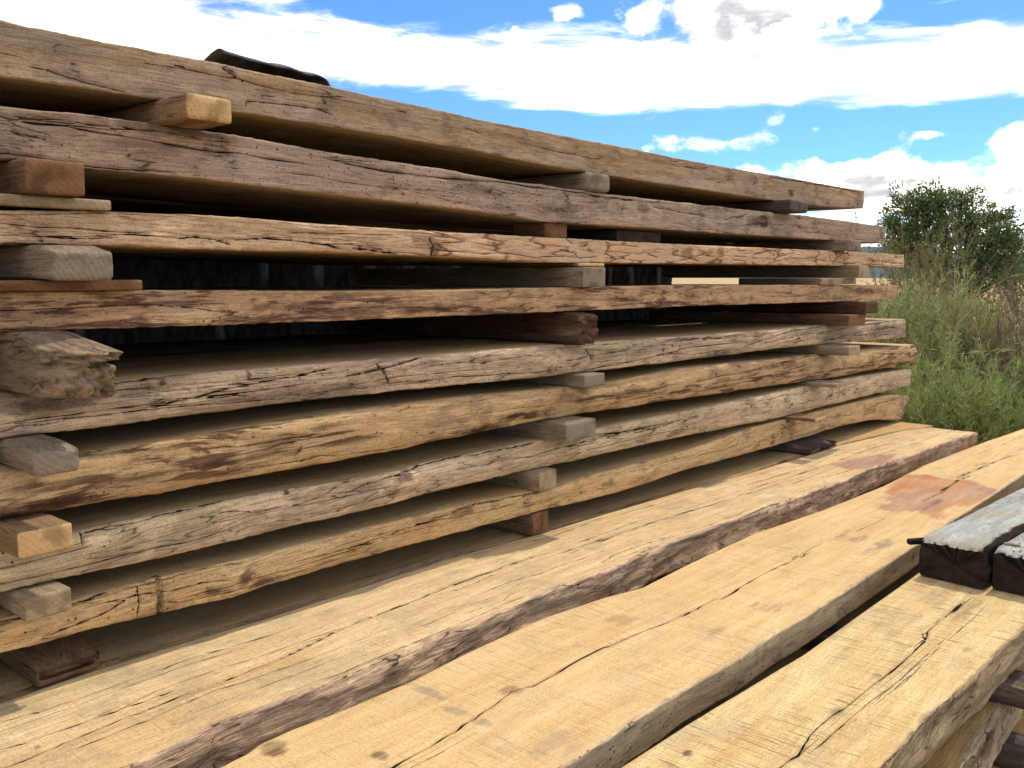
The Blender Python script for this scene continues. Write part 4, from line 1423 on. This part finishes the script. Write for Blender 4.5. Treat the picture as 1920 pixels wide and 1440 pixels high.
def tree():
    r = np.random.default_rng(5)
    dist = 24.0
    base = at_dist(1790, 640, dist)
    drop = 14
    root = empty('leafy_tree', (base[0], base[1], 0))
    clumps = [(1728, 398, 40), (1700, 372, 30), (1735, 368, 26), (1765, 365, 34), (1800, 372, 32), (1690, 425, 34), (1760, 420, 46), (1790, 430, 46), (1825, 395, 24), (1838, 430, 40),
              (1868, 395, 20), (1860, 440, 36), (1885, 430, 22), (1898, 460, 26), (1700, 470, 38), (1745, 480, 46), (1800, 490, 52), (1850, 490, 46), (1890, 500, 30), (1720, 440, 36), (1675, 445, 18), (1668, 405, 10), (1905, 440, 12)]
    g, w = Geo(), Geo()
    trunk_top = np.array([0, 0, .9])
    w.add(*tube([(0, 0, -.1), (.02, .03, .4), (0.0, 0, .95)], [.14, .11, .09], 8))
    sc = dist * math.cos(math.atan((1785 - 960) / F_PX)) / F_PX
    for (x, y, rad) in clumps:
        dd = dist + r.normal(0, .5)
        c = at_dist(x, y + drop, dd) - np.array([base[0], base[1], 0])
        R = rad * sc
        mid = (trunk_top + c) / 2 + r.normal(0, .12, 3)
        w.add(*tube([trunk_top + r.normal(0, .03, 3), mid, c], [.06, .035, .012], 5))
        for q in range(9):
            e = c + r.normal(0, R * .6, 3)
            w.add(*tube([c + (mid - c) * r.uniform(0, .4), (c + e) / 2 + r.normal(0, .05, 3), e], [.016, .01, .004], 3))
        n = int(30 * rad)
        # leaf sprays grouped on twig tips, so the outline is ragged and the sky shows through
        tips = c + r.normal(0, 1, (max(6, n // 15), 3)) * R * np.array([.46, .66, .44])
        per = 15
        pos = np.repeat(tips, per, 0) + r.normal(0, .055, (len(tips) * per, 3))
        dirs = r.normal(0, 1, pos.shape) + np.array([0, 0, .5]) + (pos - c) / R * .7
        g.add(*leaves_geo(pos, dirs, .10, .035, r))
    g.obj('crown', LEAF_TREE, root)
    w.obj('trunk', BARK, root)
    tag(root, 'dark green leafy tree standing behind the weeds at the right', 'tree')
    # a lower bush further along the field edge
    root = empty('leafy_bush', (0, 0, 0))
    b2 = at_dist(1925, 560, 33)
    root.location = (b2[0], b2[1], 0)
    g, w = Geo(), Geo()
    for q in range(26):
        c = np.array([r.normal(0, .9), r.normal(0, .9), r.uniform(.4, 2.2)])
        w.add(*tube([(c[0] * .2, c[1] * .2, -.05), c * .6, c], [.03, .02, .006], 4))
        pos = c + r.normal(0, .28, (160, 3))
        g.add(*leaves_geo(pos, r.normal(0, 1, pos.shape) + np.array([0, 0, .4]), .12, .04, r))
    g.obj('crown', LEAF_TREE, root)
    w.obj('trunk', BARK, root)
    tag(root, 'dark bush at the field edge behind the tree, right border', 'bush')


tree()


def weed_proto(r, h, nst, leaf, mat, llen=.06, lw=.006, spread=.35, per=70, twig=STEM, bare=.1, fat=1.0):
    g, w = Geo(), Geo()
    for s in range(nst):
        a = r.uniform(0, 2 * math.pi)
        hh = h * r.uniform(.55, 1.08)
        lean = r.uniform(.1, 1) * spread
        bow = r.normal(0, .08)
        t = np.linspace(0, 1, 8)
        px = np.cos(a) * (lean * t ** 1.5) * hh + bow * np.sin(t * 3)
        py = np.sin(a) * (lean * t ** 1.5) * hh + bow * np.cos(t * 2.2) - bow
        pts = np.stack([px + r.normal(0, .03), py + r.normal(0, .03), t * hh * (1 - .12 * lean)], -1)
        w.add(*tube(pts, np.linspace(.0045, .0014, 8) * fat, 3))
        branches = [pts]
        for q in range(5):
            i = r.integers(2, 7)
            d = r.normal(0, 1, 3) * np.array([.5, .5, .25]) + np.array([0, 0, .75])
            L = r.uniform(.12, .32) * h
            br = np.stack([pts[i] + d * L * x + np.array([0, 0, .05 * x * x]) for x in np.linspace(0, 1, 4)])
            w.add(*tube(br, np.linspace(.0024, .0010, 4) * fat, 3))
            branches.append(br)
        for br in branches:
            n = per if br is pts else per // 3
            if n < 1: continue
            u = r.uniform(bare if br is pts else 0, 1, n) * (len(br) - 1)
            i = np.minimum(u.astype(int), len(br) - 2)
            pos = br[i] + (br[i + 1] - br[i]) * (u - i)[:, None]
            d = r.normal(0, .6, (n, 3)) + (br[i + 1] - br[i]) / np.linalg.norm(br[i + 1] - br[i], axis=1, keepdims=True) * .8 + np.array([0, 0, .25])
            g.add(*leaves_geo(pos, d, llen, lw, r))
    return (np.concatenate(g.v), np.concatenate(g.f)) if g.v else None, (np.concatenate(w.v), np.concatenate(w.f)), mat, twig


def plants():
    r = np.random.default_rng(21)
    kinds = {
        'tall': [weed_proto(r, 1.35, 20, None, LEAF_WEED, .105, .014, .45, 50) for _ in range(3)],
        'low': [weed_proto(r, .75, 26, None, LEAF_GREEN, .05, .008, .6, 80) for _ in range(3)],
        'olive': [weed_proto(r, 2.0, 18, None, LEAF_OLIVE, .05, .008, .35, 110, TWIG) for _ in range(2)],
        'dead': [weed_proto(r, 1.6, 26, None, LEAF_OLIVE, .04, .005, .6, 3, TWIG, fat=1.4) for _ in range(2)],
    }
    protos = {}
    for k, lst in kinds.items():
        protos[k] = []
        for fol, st, m, tw in lst:
            a = mesh_obj('foliage', fol[0], fol[1], m, smooth=False)
            b = mesh_obj('stem', st[0], st[1], tw, smooth=False)
            protos[k].append((a.data, b.data))
            bpy.data.objects.remove(a)
            bpy.data.objects.remove(b)

    def put(kind, name, x, y, z, s, label, cat, group):
        root = empty(name, (x, y, z), r.uniform(0, 6.28))
        root.scale = (s, s, s * r.uniform(.9, 1.1))
        fm, sm_ = protos[kind][r.integers(len(protos[kind]))]
        for nm, me in (('foliage', fm), ('stem', sm_)):
            o = bpy.data.objects.new(nm, me)
            COL.objects.link(o)
            o.parent = root
        tag(root, label, cat, group)

    def polar(px, dist):
        d = ray(px, 700)
        a = math.atan2(d[1], d[0])
        return math.cos(a) * dist, math.sin(a) * dist
    for i in range(46):
        pxw = r.uniform(1600, 2120)
        x, y = polar(pxw, r.uniform(6.7, 9.6))
        if x < 5.75: continue
        low = .74 if pxw > 1830 else 1.0
        put('tall', 'tall_weed', x, y, -.02, r.uniform(.70, .98) * low, 'tall grey-green narrow-leaved weed in the thicket beyond the stack', 'weed', 'tall weeds beyond the stack')
    for i in range(30):
        x, y = polar(r.uniform(1600, 2080), r.uniform(5.95, 6.9))
        if x < 5.65: continue
        put('low', 'low_weed', x, y, -.02, r.uniform(.75, 1.15), 'low bright green feathery weed at the foot of the thicket', 'weed', 'low weeds at the foot of the thicket')
    for i, (px, d, s) in enumerate([(1705, 11, .95), (1755, 11.5, .92), (1800, 12, .85), (1730, 12.5, .95), (1690, 13, 1.0)]):
        x, y = polar(px, d)
        put('olive', 'olive_shrub', x, y, -.02, s, 'olive feathery shrub in front of the dark tree', 'shrub', 'olive shrubs before the tree')
    for i in range(12):
        x, y = polar(r.uniform(1690, 1990), r.uniform(7.6, 11.0))
        put('dead', 'dead_brush', x, y, -.02, r.uniform(.7, 1.0), 'leafless brown tangled brush rising out of the thicket', 'brush', 'dead brush in the thicket')


plants()


def dry_grass():
    r = np.random.default_rng(33)
    n = 26000
    az = np.radians(r.uniform(-6, 62, n))
    dist = 8.5 * (60 / 8.5) ** r.random(n)
    x, y = np.cos(az) * dist, np.sin(az) * dist
    pos = np.stack([x, y, np.full(n, -.05)], -1)
    keep = ~((x < 5.8) & (y < 3.2))
    pos, dist = pos[keep], dist[keep]
    d = np.stack([r.normal(0, .35, len(pos)), r.normal(0, .35, len(pos)), np.ones(len(pos))], -1)
    L = .42
    v, f = leaves_geo(pos, d, L, .012, r)
    # widen far blades a little: each stands for a tuft
    v = v.reshape(-1, 4, 3)
    c = v.mean(1, keepdims=True)
    k = np.clip(dist / 14, 1, 4)[:, None, None]
    vv = v.copy()
    vv[:, :, :2] = c[:, :, :2] + (v[:, :, :2] - c[:, :, :2]) * k
    o = mesh_obj('dry_grass', vv.reshape(-1, 3), f, DRY, smooth=False)
    tag(o, 'dry straw-coloured grass covering the open field', 'grass', kind='stuff')


dry_grass()


def fence():
    d0, d1 = 20.0, 23.0
    a = at_dist(1560, 520, 22)
    root = empty('wire_fence', (a[0], a[1], 0))
    w = flat_mat('fence_steel', (96, 88, 80), (70, 62, 56), 30, .7, .2, .01)
    dirv = np.array([.75, -.66, 0])
    for k in range(-2, 4):
        p = dirv * 3.2 * k
        v, f = tube([p + np.array([0, 0, -.1]), p + np.array([0, 0, .6]), p + np.array([.01, 0, 1.2])], [.02, .02, .018], 6)
        mesh_obj('post', v, f, w, root)
    for z in (.45, .8, 1.12):
        pts = [dirv * 3.2 * t + np.array([0, 0, z - .03 * math.sin(math.pi * (t % 1))]) for t in np.linspace(-2, 3, 31)]
        v, f = tube(pts, .004, 4)
        mesh_obj('wire', v, f, w, root)
    tag(root, 'thin wire fence along the dry field behind the stack', 'fence')


fence()
